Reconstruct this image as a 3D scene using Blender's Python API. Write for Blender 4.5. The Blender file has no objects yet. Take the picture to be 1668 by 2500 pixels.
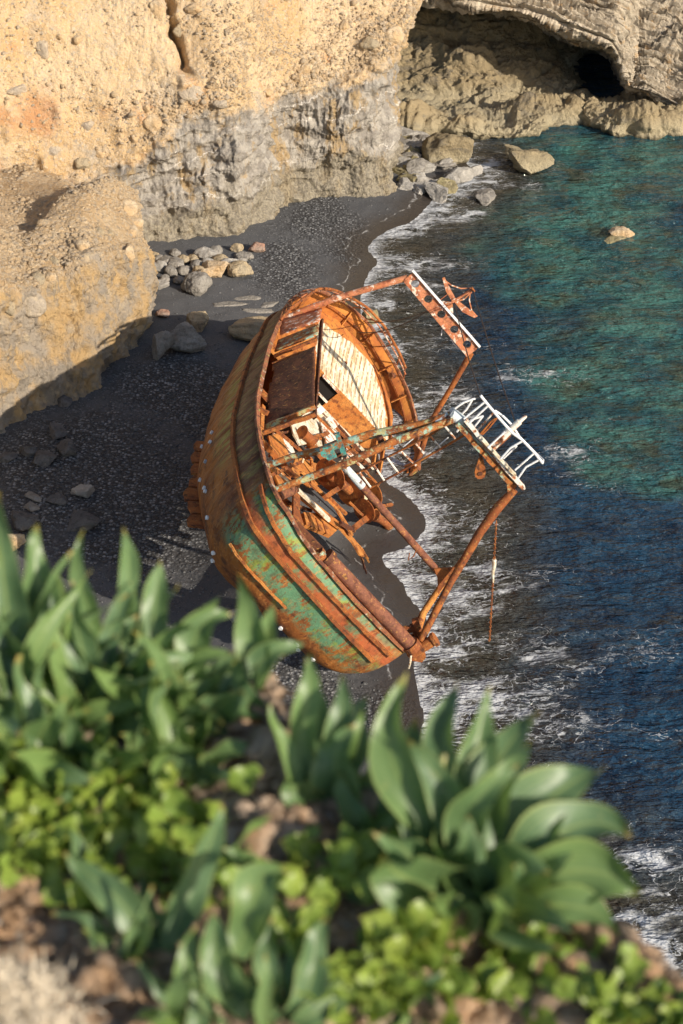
import bpy, math, random
import numpy as np
from mathutils import Matrix, Vector

# ------------------------------------------------------------------ camera, world, sun, exposure
scene = bpy.context.scene
C = scene.collection
H = 24.0; FPX = 4167.0; PITCH = math.radians(32)
cam_d = bpy.data.cameras.new('camera'); cam = bpy.data.objects.new('camera', cam_d); C.objects.link(cam)
cam.location = (0, 0, H); cam.rotation_euler = (math.radians(90) - PITCH, 0, 0)
cam_d.sensor_fit = 'VERTICAL'; cam_d.sensor_height = 36; cam_d.lens = 60
cam_d.clip_start = .1; cam_d.clip_end = 2000
cam_d.dof.use_dof = True; cam_d.dof.focus_distance = 46; cam_d.dof.aperture_fstop = 2.8
scene.camera = cam

SUN_EL = math.radians(23.5); SD = np.array([.76, -.65, 0]); SD /= np.linalg.norm(SD)
sun_vec = Vector((SD[0]*math.cos(SUN_EL), SD[1]*math.cos(SUN_EL), math.sin(SUN_EL)))   # towards the sun
w = bpy.data.worlds.new('World'); scene.world = w; w.use_nodes = True
nt = w.node_tree; bg = nt.nodes['Background']
sky = nt.nodes.new('ShaderNodeTexSky'); sky.sky_type = 'NISHITA'; sky.sun_disc = False
sky.sun_elevation = SUN_EL; sky.sun_rotation = math.atan2(sun_vec.x, sun_vec.y)
nt.links.new(sky.outputs[0], bg.inputs[0]); bg.inputs[1].default_value = .12
sl = bpy.data.lights.new('sun', 'SUN'); sl.energy = 5.0; sl.angle = math.radians(.5); sl.color = (1, .90, .76)
so = bpy.data.objects.new('sun', sl); C.objects.link(so)
so.rotation_euler = sun_vec.to_track_quat('Z', 'Y').to_euler()
scene.view_settings.view_transform = 'Standard'; scene.view_settings.look = 'None'
scene.view_settings.exposure = 0.42; scene.view_settings.gamma = 1
scene.cycles.max_bounces = 6; scene.cycles.transparent_max_bounces = 6
scene.cycles.caustics_reflective = False; scene.cycles.caustics_refractive = False

# ------------------------------------------------------------------ picture point -> world point
fwd = np.array([0, math.cos(PITCH), -math.sin(PITCH)]); upv = np.array([0, math.sin(PITCH), math.cos(PITCH)]); rt = np.array([1., 0, 0])
cpos = np.array([0, 0, H])
def ray(px, py): return fwd + rt*(px-834)/FPX - upv*(py-1250)/FPX
def PZ(px, py, z): r = ray(px, py); return cpos + r*((z-H)/r[2])
def PY(px, py, Y): r = ray(px, py); return cpos + r*(Y/r[1])
def PD(px, py, d): return cpos + ray(px, py)*d
# boat frame: t to starboard, l forward (away), u up from the sheer line
ha, hh, ht = .007, .862, -.098
BO = np.array([.075, 40.034, 2.5])
_Rz = np.array([[math.cos(ha), -math.sin(ha), 0], [math.sin(ha), math.cos(ha), 0], [0, 0, 1]])
_Ry = np.array([[math.cos(hh), 0, math.sin(hh)], [0, 1, 0], [-math.sin(hh), 0, math.cos(hh)]])
_Rx = np.array([[1, 0, 0], [0, math.cos(ht), -math.sin(ht)], [0, math.sin(ht), math.cos(ht)]])
BM = _Rz @ _Rx @ _Ry
def b2w(p): return BO + BM @ np.asarray(p, float)
def _on(px, py, ax, v):
    d = BM.T @ ray(px, py); c = BM.T @ (cpos-BO); return c + d*((v-c[ax])/d[ax])
def BT(px, py, t): return _on(px, py, 0, t)
def BL(px, py, l): return _on(px, py, 1, l)
def BU(px, py, u): return _on(px, py, 2, u)

# ------------------------------------------------------------------ numeric noise
def _hash(ix, iy, iz, seed):
    h = (ix.astype(np.int64)*374761393 + iy.astype(np.int64)*668265263 + iz.astype(np.int64)*2147483647 + seed*974634777) & 0xffffffff
    h = ((h ^ (h >> 13))*1274126177) & 0xffffffff
    return ((h ^ (h >> 16)) & 0xffff)/65535.0
def vnoise(p, seed=0):
    i = np.floor(p); f = p-i; f = f*f*f*(f*(f*6-15)+10); i = i.astype(np.int64); r = 0
    for dx in (0, 1):
        for dy in (0, 1):
            for dz in (0, 1):
                wgt = (f[:, 0] if dx else 1-f[:, 0])*(f[:, 1] if dy else 1-f[:, 1])*(f[:, 2] if dz else 1-f[:, 2])
                r = r + wgt*_hash(i[:, 0]+dx, i[:, 1]+dy, i[:, 2]+dz, seed)
    return r*2-1
def fbm(p, scale=1., octv=5, gain=.5, seed=0, ridged=False, stretch=(1, 1, 1)):
    p = np.asarray(p)*scale*np.array(stretch); a = 1.; s = 0; tot = 0
    for k in range(octv):
        n = vnoise(p, seed+k*17)
        if ridged: n = 1-2*np.abs(n)
        s = s + a*n; tot += a; a *= gain; p = p*2.03+11.7
    return s/tot
def sstep(x, a, b):
    t = np.clip((x-a)/(b-a), 0, 1); return t*t*(3-2*t)

# ------------------------------------------------------------------ object helpers
def tag(o, label=None, cat=None, group=None, kind=None):
    if label: o['label'] = label
    if cat: o['category'] = cat
    if group: o['group'] = group
    if kind: o['kind'] = kind
    return o
def mesh_obj(name, V, Fc, mat, parent=None, smooth=True, attrs=None):
    me = bpy.data.meshes.new(name)
    V = np.asarray(V, float)
    if isinstance(Fc, np.ndarray):
        n, k = Fc.shape
        me.vertices.add(len(V)); me.vertices.foreach_set('co', V.ravel())
        me.loops.add(n*k); me.loops.foreach_set('vertex_index', Fc.ravel().astype(np.int32))
        me.polygons.add(n); me.polygons.foreach_set('loop_start', np.arange(0, n*k, k, dtype=np.int32))
        me.update(calc_edges=True); me.validate()
    else:
        me.from_pydata(V.tolist(), [], Fc); me.update()
    if smooth: me.polygons.foreach_set('use_smooth', [True]*len(me.polygons))
    for k_, v_ in (attrs or {}).items():
        a = me.attributes.new(k_, 'FLOAT', 'POINT'); a.data.foreach_set('value', np.asarray(v_, np.float32))
    me.materials.append(mat)
    o = bpy.data.objects.new(name, me); C.objects.link(o)
    if parent: o.parent = parent
    return o
def grid_faces(nu, nv, closed=False):
    i = np.arange(nv-1)[:, None]*nu; j = np.arange(nu if closed else nu-1)[None]
    j2 = (j+1) % nu
    return np.stack([i+j, i+j2, i+nu+j2, i+nu+j], -1).reshape(-1, 4)
class MB:
    """collects boxes, tubes and plates into one mesh"""
    def __init__(s): s.V = []; s.F = []
    def add(s, V, Fc):
        b = len(s.V); s.V += [tuple(map(float, v)) for v in V]; s.F += [tuple(int(i)+b for i in f) for f in Fc]; return s
    def tube(s, pts, r, n=10, cap=True):
        pts = [np.asarray(p, float) for p in pts]; rs = r if isinstance(r, (list, tuple)) else [r]*len(pts)
        V = []; prev = None
        for i, p in enumerate(pts):
            d = pts[min(i+1, len(pts)-1)]-pts[max(i-1, 0)]; d = d/(np.linalg.norm(d)+1e-9)
            if prev is None:
                a = np.array([0, 0, 1.]) if abs(d[2]) < .9 else np.array([1., 0, 0])
            else: a = prev
            a = a-d*(a@d); a /= np.linalg.norm(a); prev = a; b = np.cross(d, a)
            for k in range(n):
                th = 2*math.pi*k/n; V.append(p+rs[i]*(a*math.cos(th)+b*math.sin(th)))
        Fc = [(i*n+k, i*n+(k+1) % n, (i+1)*n+(k+1) % n, (i+1)*n+k) for i in range(len(pts)-1) for k in range(n)]
        if cap: Fc += [tuple(range(n))[::-1], tuple(range((len(pts)-1)*n, len(pts)*n))]
        return s.add(V, Fc)
    def bar(s, a, b, wd, hg, side=(0, 0, 1), seg=1, jit=0, seed=0):
        a = np.asarray(a, float); b = np.asarray(b, float); d = b-a; d /= np.linalg.norm(d)
        sd = np.asarray(side, float); sd = sd-d*(sd@d); sd /= np.linalg.norm(sd); o = np.cross(d, sd)
        rr = random.Random(seed); V = []
        for i in range(seg+1):
            c = a+(b-a)*i/seg+np.array([rr.uniform(-jit, jit) for _ in range(3)])
            for x, y in ((-1, -1), (1, -1), (1, 1), (-1, 1)): V.append(c+o*wd/2*x+sd*hg/2*y)
        Fc = [(i*4+k, i*4+(k+1) % 4, i*4+4+(k+1) % 4, i*4+4+k) for i in range(seg) for k in range(4)]
        Fc += [(3, 2, 1, 0), (seg*4, seg*4+1, seg*4+2, seg*4+3)]
        return s.add(V, Fc)
    def plate(s, poly, th, nrm=None):
        P = [np.asarray(p, float) for p in poly]; n = len(P)
        if nrm is None:
            nrm = np.cross(P[1]-P[0], P[-1]-P[0])
        nrm = np.asarray(nrm, float)/np.linalg.norm(nrm)*th/2
        V = [p+nrm for p in P]+[p-nrm for p in P]
        Fc = [tuple(range(n)), tuple(range(2*n-1, n-1, -1))]+[(i, i+n, (i+1) % n+n, (i+1) % n) for i in range(n)]
        return s.add(V, Fc)
    def build(s, name, mat, parent=None, smooth=False):
        o = mesh_obj(name, s.V, s.F, mat, parent, smooth=smooth)
        if smooth:
            try: o.data.set_sharp_from_angle(angle=math.radians(40))
            except Exception: pass
        return o
def empty(name, loc=(0, 0, 0), mtx=None):
    o = bpy.data.objects.new(name, None); C.objects.link(o)
    if mtx is not None: o.matrix_world = mtx
    else: o.location = loc
    return o

# ------------------------------------------------------------------ materials
class NT:
    def __init__(s, name):
        s.m = bpy.data.materials.new(name); s.m.use_nodes = True; s.t = s.m.node_tree; s.n = s.t.nodes
        s.b = s.n['Principled BSDF']; s.out = s.n['Material Output']; s.tc = s.n.new('ShaderNodeTexCoord'); s.co = s.tc.outputs['Object']
    def link(s, a, b): s.t.links.new(a, b)
    def node(s, typ, **kw):
        n = s.n.new(typ)
        for k, v in kw.items(): setattr(n, k, v)
        return n
    def val(s, x, sock):
        if isinstance(x, (int, float)): sock.default_value = x
        elif isinstance(x, tuple): sock.default_value = x if len(x) == len(sock.default_value) else (*x, 1)
        else: s.link(x, sock)
    def math(s, op, a, b=0., c=None, clamp=False):
        n = s.node('ShaderNodeMath', operation=op, use_clamp=clamp); s.val(a, n.inputs[0]); s.val(b, n.inputs[1])
        if c is not None: s.val(c, n.inputs[2])
        return n.outputs[0]
    def map(s, scale=(1, 1, 1), rot=(0, 0, 0), loc=(0, 0, 0), co=None):
        n = s.node('ShaderNodeMapping'); s.link(co or s.co, n.inputs[0])
        n.inputs['Scale'].default_value = scale; n.inputs['Rotation'].default_value = rot; n.inputs['Location'].default_value = loc
        return n.outputs[0]
    def noise(s, scale, detail=5, rough=.55, stretch=(1, 1, 1), rot=(0, 0, 0), loc=(0, 0, 0), dist=0, co=None):
        n = s.node('ShaderNodeTexNoise'); s.link(s.map(stretch, rot, loc, co), n.inputs['Vector'])
        n.inputs['Scale'].default_value = scale; n.inputs['Detail'].default_value = detail; n.inputs['Roughness'].default_value = rough
        n.inputs['Distortion'].default_value = dist
        return n.outputs['Fac']
    def voro(s, scale, feature='F1', stretch=(1, 1, 1), out='Distance', co=None, rnd=1):
        n = s.node('ShaderNodeTexVoronoi', feature=feature); s.link(s.map(stretch, co=co), n.inputs['Vector']); n.inputs['Scale'].default_value = scale
        n.inputs['Randomness'].default_value = rnd
        return n.outputs[out]
    def ramp(s, x, lo, hi, a=0., b=1.):
        n = s.node('ShaderNodeMapRange', interpolation_type='SMOOTHSTEP'); s.val(x, n.inputs[0])
        for i, v in ((1, lo), (2, hi), (3, a), (4, b)): n.inputs[i].default_value = v
        return n.outputs[0]
    def attr(s, name): return s.node('ShaderNodeAttribute', attribute_name=name).outputs['Fac']
    def mix(s, f, a, b, typ='MIX'):
        n = s.node('ShaderNodeMix', data_type='RGBA', blend_type=typ); s.val(f, n.inputs[0]); s.val(a, n.inputs[6]); s.val(b, n.inputs[7]); return n.outputs[2]
    def mul(s, a, b): return s.math('MULTIPLY', a, b)
    def xyz(s, co=None):
        n = s.node('ShaderNodeSeparateXYZ'); s.link(co or s.co, n.inputs[0]); return n.outputs
    def bump(s, h, strength=.5, dist=.05, prev=None):
        n = s.node('ShaderNodeBump'); s.val(h, n.inputs['Height']); n.inputs['Strength'].default_value = strength; n.inputs['Distance'].default_value = dist
        if prev is not None: s.link(prev, n.inputs['Normal'])
        return n.outputs[0]
    def done(s, col, rough=.8, nrm=None, metal=0., spec=.3):
        s.val(col, s.b.inputs['Base Color']); s.val(rough, s.b.inputs['Roughness']); s.b.inputs['Metallic'].default_value = metal
        s.b.inputs['Specular IOR Level'].default_value = spec
        if nrm is not None: s.link(nrm, s.b.inputs['Normal'])
        return s.m

ORANGE = (.42, .135, .03); RUST = (.26, .075, .022); DARK = (.085, .032, .018); OCHRE = (.46, .22, .06)
def rust(name, base=RUST, second=ORANGE, third=DARK, paint=None, pscale=2.2, plo=.5, phi=.56, stretch=(1, 1, 1), bumps=.4):
    s = NT(name)
    c = s.mix(s.ramp(s.noise(1.7, 6), .4, .62), base, second)
    c = s.mix(s.ramp(s.noise(5.5, 6, loc=(3, 1, 7)), .5, .68), c, third)
    c = s.mix(s.ramp(s.noise(14, 4, loc=(9, 4, 7)), .56, .7), c, OCHRE)
    c = s.mix(s.ramp(s.noise(7, 9, .8, loc=(1, 4, 3)), .50, .64, 0, .65), c, (.07, .030, .018))
    if paint is not None:
        for i, pc in enumerate(paint if isinstance(paint, list) else [paint]):
            f = s.ramp(s.noise(pscale*(1+.7*i), 9, .68, stretch=stretch, loc=(i*5+2, i, 4)), plo, phi)
            c = s.mix(f, c, pc)
    c = s.mix(s.ramp(s.noise(40, 3), .35, .7, 0, .35), c, (.04, .02, .012))
    n = s.bump(s.noise(22, 6, .7), bumps, .03); n = s.bump(s.noise(3, 3), .3, .08, n)
    return s.done(c, .82, n)

M = {}
M['rust'] = rust('rusty_steel')
M['rust_bright'] = rust('bright_rust', base=(.5, .17, .035), second=(.6, .25, .06), third=(.2, .06, .02))
M['rust_dark'] = rust('dark_rust', base=(.10, .035, .02), second=(.16, .055, .025), third=(.04, .018, .012))
M['rust_tube'] = rust('brown_rust_tube', base=(.22, .085, .05), second=(.27, .10, .05), third=(.12, .04, .025), bumps=.6)
M['patina'] = rust('patina_tube', paint=[(.30, .46, .36), (.45, .42, .2)], pscale=3, plo=.53, phi=.6)
M['pale_blue'] = rust('pale_peeling_paint', paint=[(.55, .60, .60)], pscale=2, plo=.38, phi=.46, base=(.12, .05, .035))
M['pink'] = rust('salmon_rust', base=(.5, .16, .07), second=(.6, .24, .12), third=(.26, .08, .04), paint=[(.75, .62, .5)], pscale=6, plo=.55, phi=.6)
M['white_flaked'] = rust('flaked_white', base=(.5, .2, .09), second=(.42, .15, .06), paint=[(.78, .72, .62)], pscale=3.5, plo=.44, phi=.5)
M['white_rail'] = rust('white_rail_paint', base=(.7, .69, .66), second=(.78, .77, .74), third=(.6, .55, .48), paint=[(.8, .8, .79)], pscale=3, plo=.3, phi=.4, bumps=.1)
M['bone'] = rust('bone_white_plank', base=(.62, .52, .36), second=(.75, .66, .5), third=(.5, .36, .2), paint=[(.8, .74, .6)], pscale=4, plo=.45, phi=.6)
M['rope'] = NT('rope').done((.5, .43, .27), .9)
M['wire'] = NT('dark_wire').done((.045, .03, .025), .7)
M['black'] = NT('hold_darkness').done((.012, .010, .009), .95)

def hull_mat():
    s = NT('hull_plating'); x, y, z = s.xyz()
    nz = s.noise(.9, 5)
    c = s.mix(s.ramp(s.noise(.8, 7, .6), .38, .62), (.33, .115, .022), (.20, .062, .018))
    c = s.mix(s.ramp(s.noise(2.2, 8, .66, stretch=(1, .5, 1.6), loc=(4, 0, 0)), .52, .66), c, (.09, .034, .018))
    c = s.mix(s.ramp(s.noise(5, 6, .7, stretch=(1, 1, .35), loc=(2, 3, 0)), .55, .72), c, (.48, .19, .05))
    # upper strake on the port side: brown and olive worn paint, streaked
    strake = s.mul(s.ramp(z, -.74, -.66), s.ramp(y, -9.3, -8.6))
    brown = s.mix(s.ramp(s.noise(1.3, 8, .7, stretch=(1, 3.2, .8), rot=(.5, 0, 0)), .50, .60), (.115, .050, .024), (.20, .17, .048))
    c = s.mix(s.mul(strake, .93), c, brown)
    # olive band below the strake
    ol = s.mul(s.mul(s.ramp(z, -1.55, -1.05), s.ramp(z, -.62, -.68)), s.mul(s.ramp(y, -7.8, -7.), s.ramp(y, 1.5, -1)))
    ol = s.mul(ol, s.ramp(s.noise(1.7, 8, .72, stretch=(1, 2.6, .6), rot=(.5, 0, 0), loc=(0, 4, 1)), .47, .55))
    c = s.mix(ol, c, (.25, .235, .055))
    # green stern
    st = s.mul(s.ramp(s.math('ADD', y, s.mul(nz, -.8)), -9.15, -9.75), s.ramp(z, -1.75, -1.5))
    gn = s.ramp(s.noise(2.4, 11, .80, stretch=(1, 1, .5), loc=(1, 1, 1)), .555, .495)
    gn = s.mul(gn, s.ramp(s.math('ADD', x, s.mul(s.noise(1.2, 4), 2.4)), 3.9, 2.3, .25, 1))
    g = s.mix(s.noise(3, 4), (.07, .205, .105), (.13, .27, .15))
    g = s.mix(s.ramp(s.noise(3, 6, .7, stretch=(1, 1, .5), loc=(8, 1, 2)), .5, .62), g, (.20, .27, .05))
    c = s.mix(s.mul(s.mul(st, gn), .95), c, g)
    # red band between the rubbing strakes, at the stern
    rb = s.mul(st, s.mul(s.ramp(z, -.98, -.85), s.ramp(z, -.42, -.58)))
    c = s.mix(s.mul(rb, s.ramp(s.noise(1.6, 7, .7), .40, .52, .1, .9)), c, (.40, .10, .035))
    # pits of rust
    c = s.mix(s.ramp(s.noise(11, 4, .6, stretch=(1, 1, .5)), .6, .68, 0, .85), c, (.13, .04, .018))
    c = s.mix(s.ramp(s.noise(2.6, 9, .78, stretch=(1, 1.6, .35), loc=(7, 7, 0)), .48, .66, 0, .7), c, (.075, .030, .016))
    c = s.mix(s.ramp(s.noise(9, 7, .75, stretch=(1, 1, .3), loc=(0, 7, 3)), .54, .68, 0, .6), c, (.52, .24, .07))
    # welded plate seams
    seam = s.ramp(s.math('ABSOLUTE', s.math('SUBTRACT', s.math('FRACT', s.mul(y, .42)), .5)), .008, .0)
    c = s.mix(s.mul(seam, .5), c, (.07, .03, .015))
    n = s.bump(s.noise(18, 6, .7), .5, .03); n = s.bump(s.noise(1.4, 4), .5, .14, n); n = s.bump(seam, .4, .02, n)
    return s.done(c, s.ramp(gn, 0, 1, .85, .55), n)
M['hull'] = hull_mat()
M['rim'] = rust('rim_rust', base=(.36, .13, .06), second=(.25, .09, .045), third=(.10, .04, .03), paint=[(.50, .40, .30), (.30, .26, .08)], pscale=5, plo=.58, phi=.64)
def deck_mat():
    s = NT('worn_white_planking'); x, y, z = s.xyz()
    e = s.attr('edge')
    e2 = s.math('ADD', e, s.mul(s.math('SUBTRACT', s.noise(2.2, 6), .5), .5))
    wht = s.mix(s.ramp(s.noise(3, 7, .7, stretch=(3, .35, 1)), .42, .62), (.72, .66, .50), (.46, .33, .17))
    pk = s.math('FRACT', s.mul(x, 6.0)); line = s.mul(s.ramp(s.math('ABSOLUTE', s.math('SUBTRACT', pk, .5)), .22, .05), s.ramp(s.noise(7, 3, stretch=(1, .8, 1)), .40, .52))
    wht = s.mix(s.mul(line, .8), wht, (.26, .12, .05))
    o = s.mix(s.ramp(s.noise(2, 6), .4, .6), (.50, .19, .04), (.38, .12, .03))
    o = s.mix(s.ramp(s.noise(7, 5, .7), .52, .66), o, (.16, .06, .03))
    c = s.mix(s.ramp(e2, .45, .52), o, wht)
    n = s.bump(line, .4, .02); n = s.bump(s.noise(16, 5, .7), .4, .03, n)
    return s.done(c, .8, n)
M['deck'] = deck_mat()

def sand_mat():
    s = NT('black_sand_and_shingle'); s.co = s.node('ShaderNodeNewGeometry').outputs['Position']
    sd = s.attr('inland')
    coarse = s.attr('shingle')
    cm = s.ramp(s.math('ADD', coarse, s.mul(s.math('SUBTRACT', s.noise(.9, 7, .75), .5), 1.9)), .22, .85)
    base = s.mix(s.noise(1.3, 5), (.060, .061, .064), (.088, .087, .089))
    grain = s.noise(30, 2, .8)
    base = s.mix(s.ramp(grain, .58, .74, 0, .55), base, (.34, .32, .3))
    peb = s.voro(11, out='Color'); hv = s.node('ShaderNodeSeparateColor'); s.link(peb, hv.inputs[0])
    pd = s.voro(11)
    pc = s.mix(s.ramp(hv.outputs[0], .45, .98), (.07, .069, .07), (.30, .295, .29))
    pc = s.mix(s.ramp(pd, .35, .6), pc, (.03, .028, .027))
    c = s.mix(s.mul(cm, .85), base, pc)
    wet = s.ramp(s.math('ADD', sd, s.mul(s.noise(.8, 3), .8)), 2.3, .5)
    c = s.mix(wet, c, (.046, .038, .032))
    ln = s.mul(s.ramp(s.math('ABSOLUTE', s.math('SUBTRACT', s.math('ADD', sd, s.mul(s.noise(1.3, 3), .9)), 1.15)), .05, .0), s.ramp(s.noise(3, 5, .7), .45, .6))
    c = s.mix(s.mul(ln, .7), c, (.45, .44, .42))
    rh = s.ramp(wet, 0, 1, .9, .22)
    n = s.bump(s.mul(pd, cm), .8, .06); n = s.bump(grain, .5, .02, n)
    n = s.bump(s.noise(2.5, 4), .35, .12, n)
    return s.done(c, rh, n, spec=.35)
M['sand'] = sand_mat()

def cliff_mat(name, kind):
    s = NT(name); s.co = s.node('ShaderNodeNewGeometry').outputs['Position']; x, y, z = s.xyz()
    big = s.noise(.35, 6, .6); med = s.noise(1.6, 7, .65); fine = s.noise(9, 6, .7)
    if kind == 'main':
        v = s.attr('band')    # 0 = foot, 1 = contact between grey strata and orange conglomerate, 2 = high up
        grey = s.mix(s.ramp(med, .4, .6), (.30, .268, .23), (.46, .415, .355))
        grey = s.mix(s.ramp(s.noise(.8, 6, .7, stretch=(1.6, 1.6, .35), loc=(5, 0, 0)), .5, .62, 0, .8), grey, (.44, .30, .14))
        grey = s.mix(s.ramp(s.noise(3, 6, .7, stretch=(1.5, 1.5, .5)), .56, .68, 0, .7), grey, (.17, .15, .12))
        vv = s.math('ADD', v, s.mul(s.math('SUBTRACT', s.noise(.5, 6, .7), .5), .35))
        fr = s.math('FRACT', s.mul(vv, 6.3))
        vein = s.mul(s.ramp(s.math('ABSOLUTE', s.math('SUBTRACT', fr, .5)), .045, .012), s.ramp(s.noise(.7, 5, loc=(9, 0, 0)), .47, .55))
        grey = s.mix(s.mul(vein, .75), grey, (.74, .68, .60))
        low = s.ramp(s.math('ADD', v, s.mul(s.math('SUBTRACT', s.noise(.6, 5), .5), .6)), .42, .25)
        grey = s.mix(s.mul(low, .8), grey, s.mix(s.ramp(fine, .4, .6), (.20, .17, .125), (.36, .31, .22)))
        org = s.mix(s.ramp(big, .38, .62), (.62, .42, .215), (.69, .51, .31))
        org = s.mix(s.ramp(s.noise(.7, 5, loc=(3, 8, 1)), .58, .72, 0, .75), org, (.60, .30, .13))
        org = s.mix(s.ramp(s.noise(.5, 6, .7, loc=(7, 2, 1)), .52, .66, 0, .6), org, (.45, .39, .31))
        vc = s.voro(7, out='Color'); h = s.node('ShaderNodeSeparateColor'); s.link(vc, h.inputs[0])
        sp = s.mul(s.ramp(h.outputs[1], .72, .8), s.ramp(s.voro(7), .42, .3))
        org = s.mix(s.mul(sp, .7), org, s.mix(h.outputs[0], (.30, .27, .24), (.70, .58, .42)))
        vc2 = s.voro(18, out='Color'); h2 = s.node('ShaderNodeSeparateColor'); s.link(vc2, h2.inputs[0])
        org = s.mix(s.mul(s.ramp(h2.outputs[1], .6, .75), .45), org, s.mix(h2.outputs[0], (.33, .26, .2), (.72, .6, .45)))
        dn_ = s.node('ShaderNodeVectorMath', operation='DISTANCE'); s.link(s.co, dn_.inputs[0]); dn_.inputs[1].default_value = tuple(PY(85, 275, 54.9))
        org = s.mix(s.ramp(s.math('ADD', dn_.outputs['Value'], s.mul(s.noise(1.1, 8, .8), 3.2)), 2.9, 1.7, 0, .75), org, (.50, .225, .095))
        f = s.ramp(s.math('ADD', v, s.mul(s.math('SUBTRACT', s.noise(.9, 7, .65, loc=(1, 7, 3)), .5), .8)), .90, 1.06)
        c = s.mix(f, grey, org)
        bp = s.math('ADD', fine, s.mul(med, .8)); st, ds = 1, .16
    elif kind == 'bluff':
        v = s.attr('band')
        rock = s.mix(s.ramp(s.noise(.55, 6, .65), .42, .58), (.52, .35, .17), (.38, .32, .25))
        rock = s.mix(s.ramp(s.noise(3.2, 6, .75, stretch=(1, 1, .6)), .54, .66, 0, .6), rock, (.20, .165, .12))
        rock = s.mix(s.ramp(s.noise(1.2, 7, .7, stretch=(1.3, 1.3, .6), loc=(5, 0, 0)), .5, .62, 0, .8), rock, (.30, .26, .21))
        rock = s.mix(s.ramp(med, .56, .7, 0, .8), rock, (.60, .47, .30))
        tal = s.mix(s.ramp(s.noise(.8, 6), .35, .65), (.47, .32, .175), (.56, .41, .25))
        vc = s.voro(12, out='Color'); h = s.node('ShaderNodeSeparateColor'); s.link(vc, h.inputs[0])
        tal = s.mix(s.mul(s.ramp(h.outputs[1], .55, .7), .6), tal, s.mix(h.outputs[0], (.30, .25, .2), (.68, .54, .36)))
        f = s.ramp(s.math('ADD', v, s.mul(s.math('SUBTRACT', s.noise(.9, 7, .65), .5), .4)), .95, 1.05)
        c = s.mix(f, rock, tal); bp = s.math('ADD', fine, s.mul(med, .8)); st, ds = 1, .16
    elif kind == 'cave':
        c = s.mix(s.ramp(big, .4, .6), (.27, .215, .13), (.34, .265, .155))
        c = s.mix(s.ramp(s.noise(1.1, 7, .7, stretch=(.6, 1, 1.6), rot=(0, .25, 0)), .5, .62, 0, .8), c, (.15, .13, .10))
        c = s.mix(s.ramp(med, .56, .7, 0, .8), c, (.40, .315, .19))
        c = s.mix(s.ramp(z, .9, .2, 0, .7), c, (.42, .36, .24))
        c = s.mix(s.ramp(s.math('ADD', z, s.mul(fine, .3)), .3, .12, 0, .9), c, (.10, .085, .05))
        bp = s.math('ADD', fine, s.mul(med, 1.2)); st, ds = 1, .14
    else:
        v = s.attr('band')
        vv = s.math('ADD', v, s.mul(s.math('SUBTRACT', s.noise(.6, 5), .5), .12))
        c = s.mix(s.ramp(s.noise(1.1, 6, .65), .4, .6), (.44, .37, .28), (.54, .46, .35))
        fr = s.math('FRACT', s.mul(vv, 17)); ln = s.ramp(s.math('ABSOLUTE', s.math('SUBTRACT', fr, .5)), .15, .03)
        c = s.mix(s.mul(ln, .8), c, (.12, .10, .075))
        c = s.mix(s.ramp(s.noise(2.3, 6, .7), .54, .66, 0, .75), c, (.50, .33, .17))
        c = s.mix(s.ramp(fine, .56, .7, 0, .6), c, (.24, .2, .16))
        bp = s.math('ADD', s.math('ADD', fine, s.mul(med, 1.2)), s.mul(ln, -.5)); st, ds = 1, .12
    n = s.bump(bp, st, ds)
    return s.done(c, .93, n, spec=.15)
M['cliff'] = cliff_mat('layered_cliff', 'main'); M['bluff'] = cliff_mat('ochre_bluff', 'bluff')
M['cave'] = cliff_mat('brown_sea_rock', 'cave'); M['strata'] = cliff_mat('bedded_limestone', 'strata')

def rock_mat(name, a, b, d, sc=1.):
    s = NT(name)
    c = s.mix(s.ramp(s.noise(1.6*sc, 6, .65), .4, .62), a, b)
    c = s.mix(s.ramp(s.noise(4.5*sc, 6, .7, loc=(2, 5, 1)), .52, .68, 0, .85), c, d)
    c = s.mix(s.ramp(s.noise(14*sc, 5, .7, loc=(1, 1, 5)), .5, .7, 0, .5), c, s.mix(.6, d, (.05, .04, .03)))
    n = s.bump(s.noise(11*sc, 7, .75), 1., .09); n = s.bump(s.noise(3*sc, 4), .5, .12, n)
    return s.done(c, .9, n, spec=.2)
M['r_tan'] = rock_mat('tan_rock', (.47, .36, .22), (.38, .31, .21), (.25, .21, .15))
M['r_grey'] = rock_mat('grey_rock', (.27, .245, .21), (.34, .31, .27), (.17, .155, .14))
M['r_cgrey'] = rock_mat('grey_brown_stone', (.52, .42, .30), (.42, .35, .27), (.60, .48, .33))
M['r_cream'] = rock_mat('cream_rock', (.62, .49, .33), (.55, .38, .21), (.38, .28, .18))
M['r_pink'] = rock_mat('reddish_rock', (.42, .24, .17), (.36, .26, .2), (.2, .15, .12))
M['r_pale'] = rock_mat('pale_slab', (.42, .39, .345), (.33, .305, .27), (.52, .48, .42))
M['r_olive'] = rock_mat('weedy_rock', (.33, .28, .15), (.24, .20, .11), (.45, .38, .25))
M['r_dark'] = rock_mat('dark_slate', (.13, .12, .115), (.18, .165, .15), (.08, .075, .07))
M['p_pebble'] = rock_mat('pale_pebble', (.22, .22, .22), (.15, .15, .15), (.38, .375, .365), 4)
M['p_gravel'] = rock_mat('ochre_gravel', (.60, .43, .25), (.47, .38, .28), (.72, .58, .40), 3)

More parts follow.
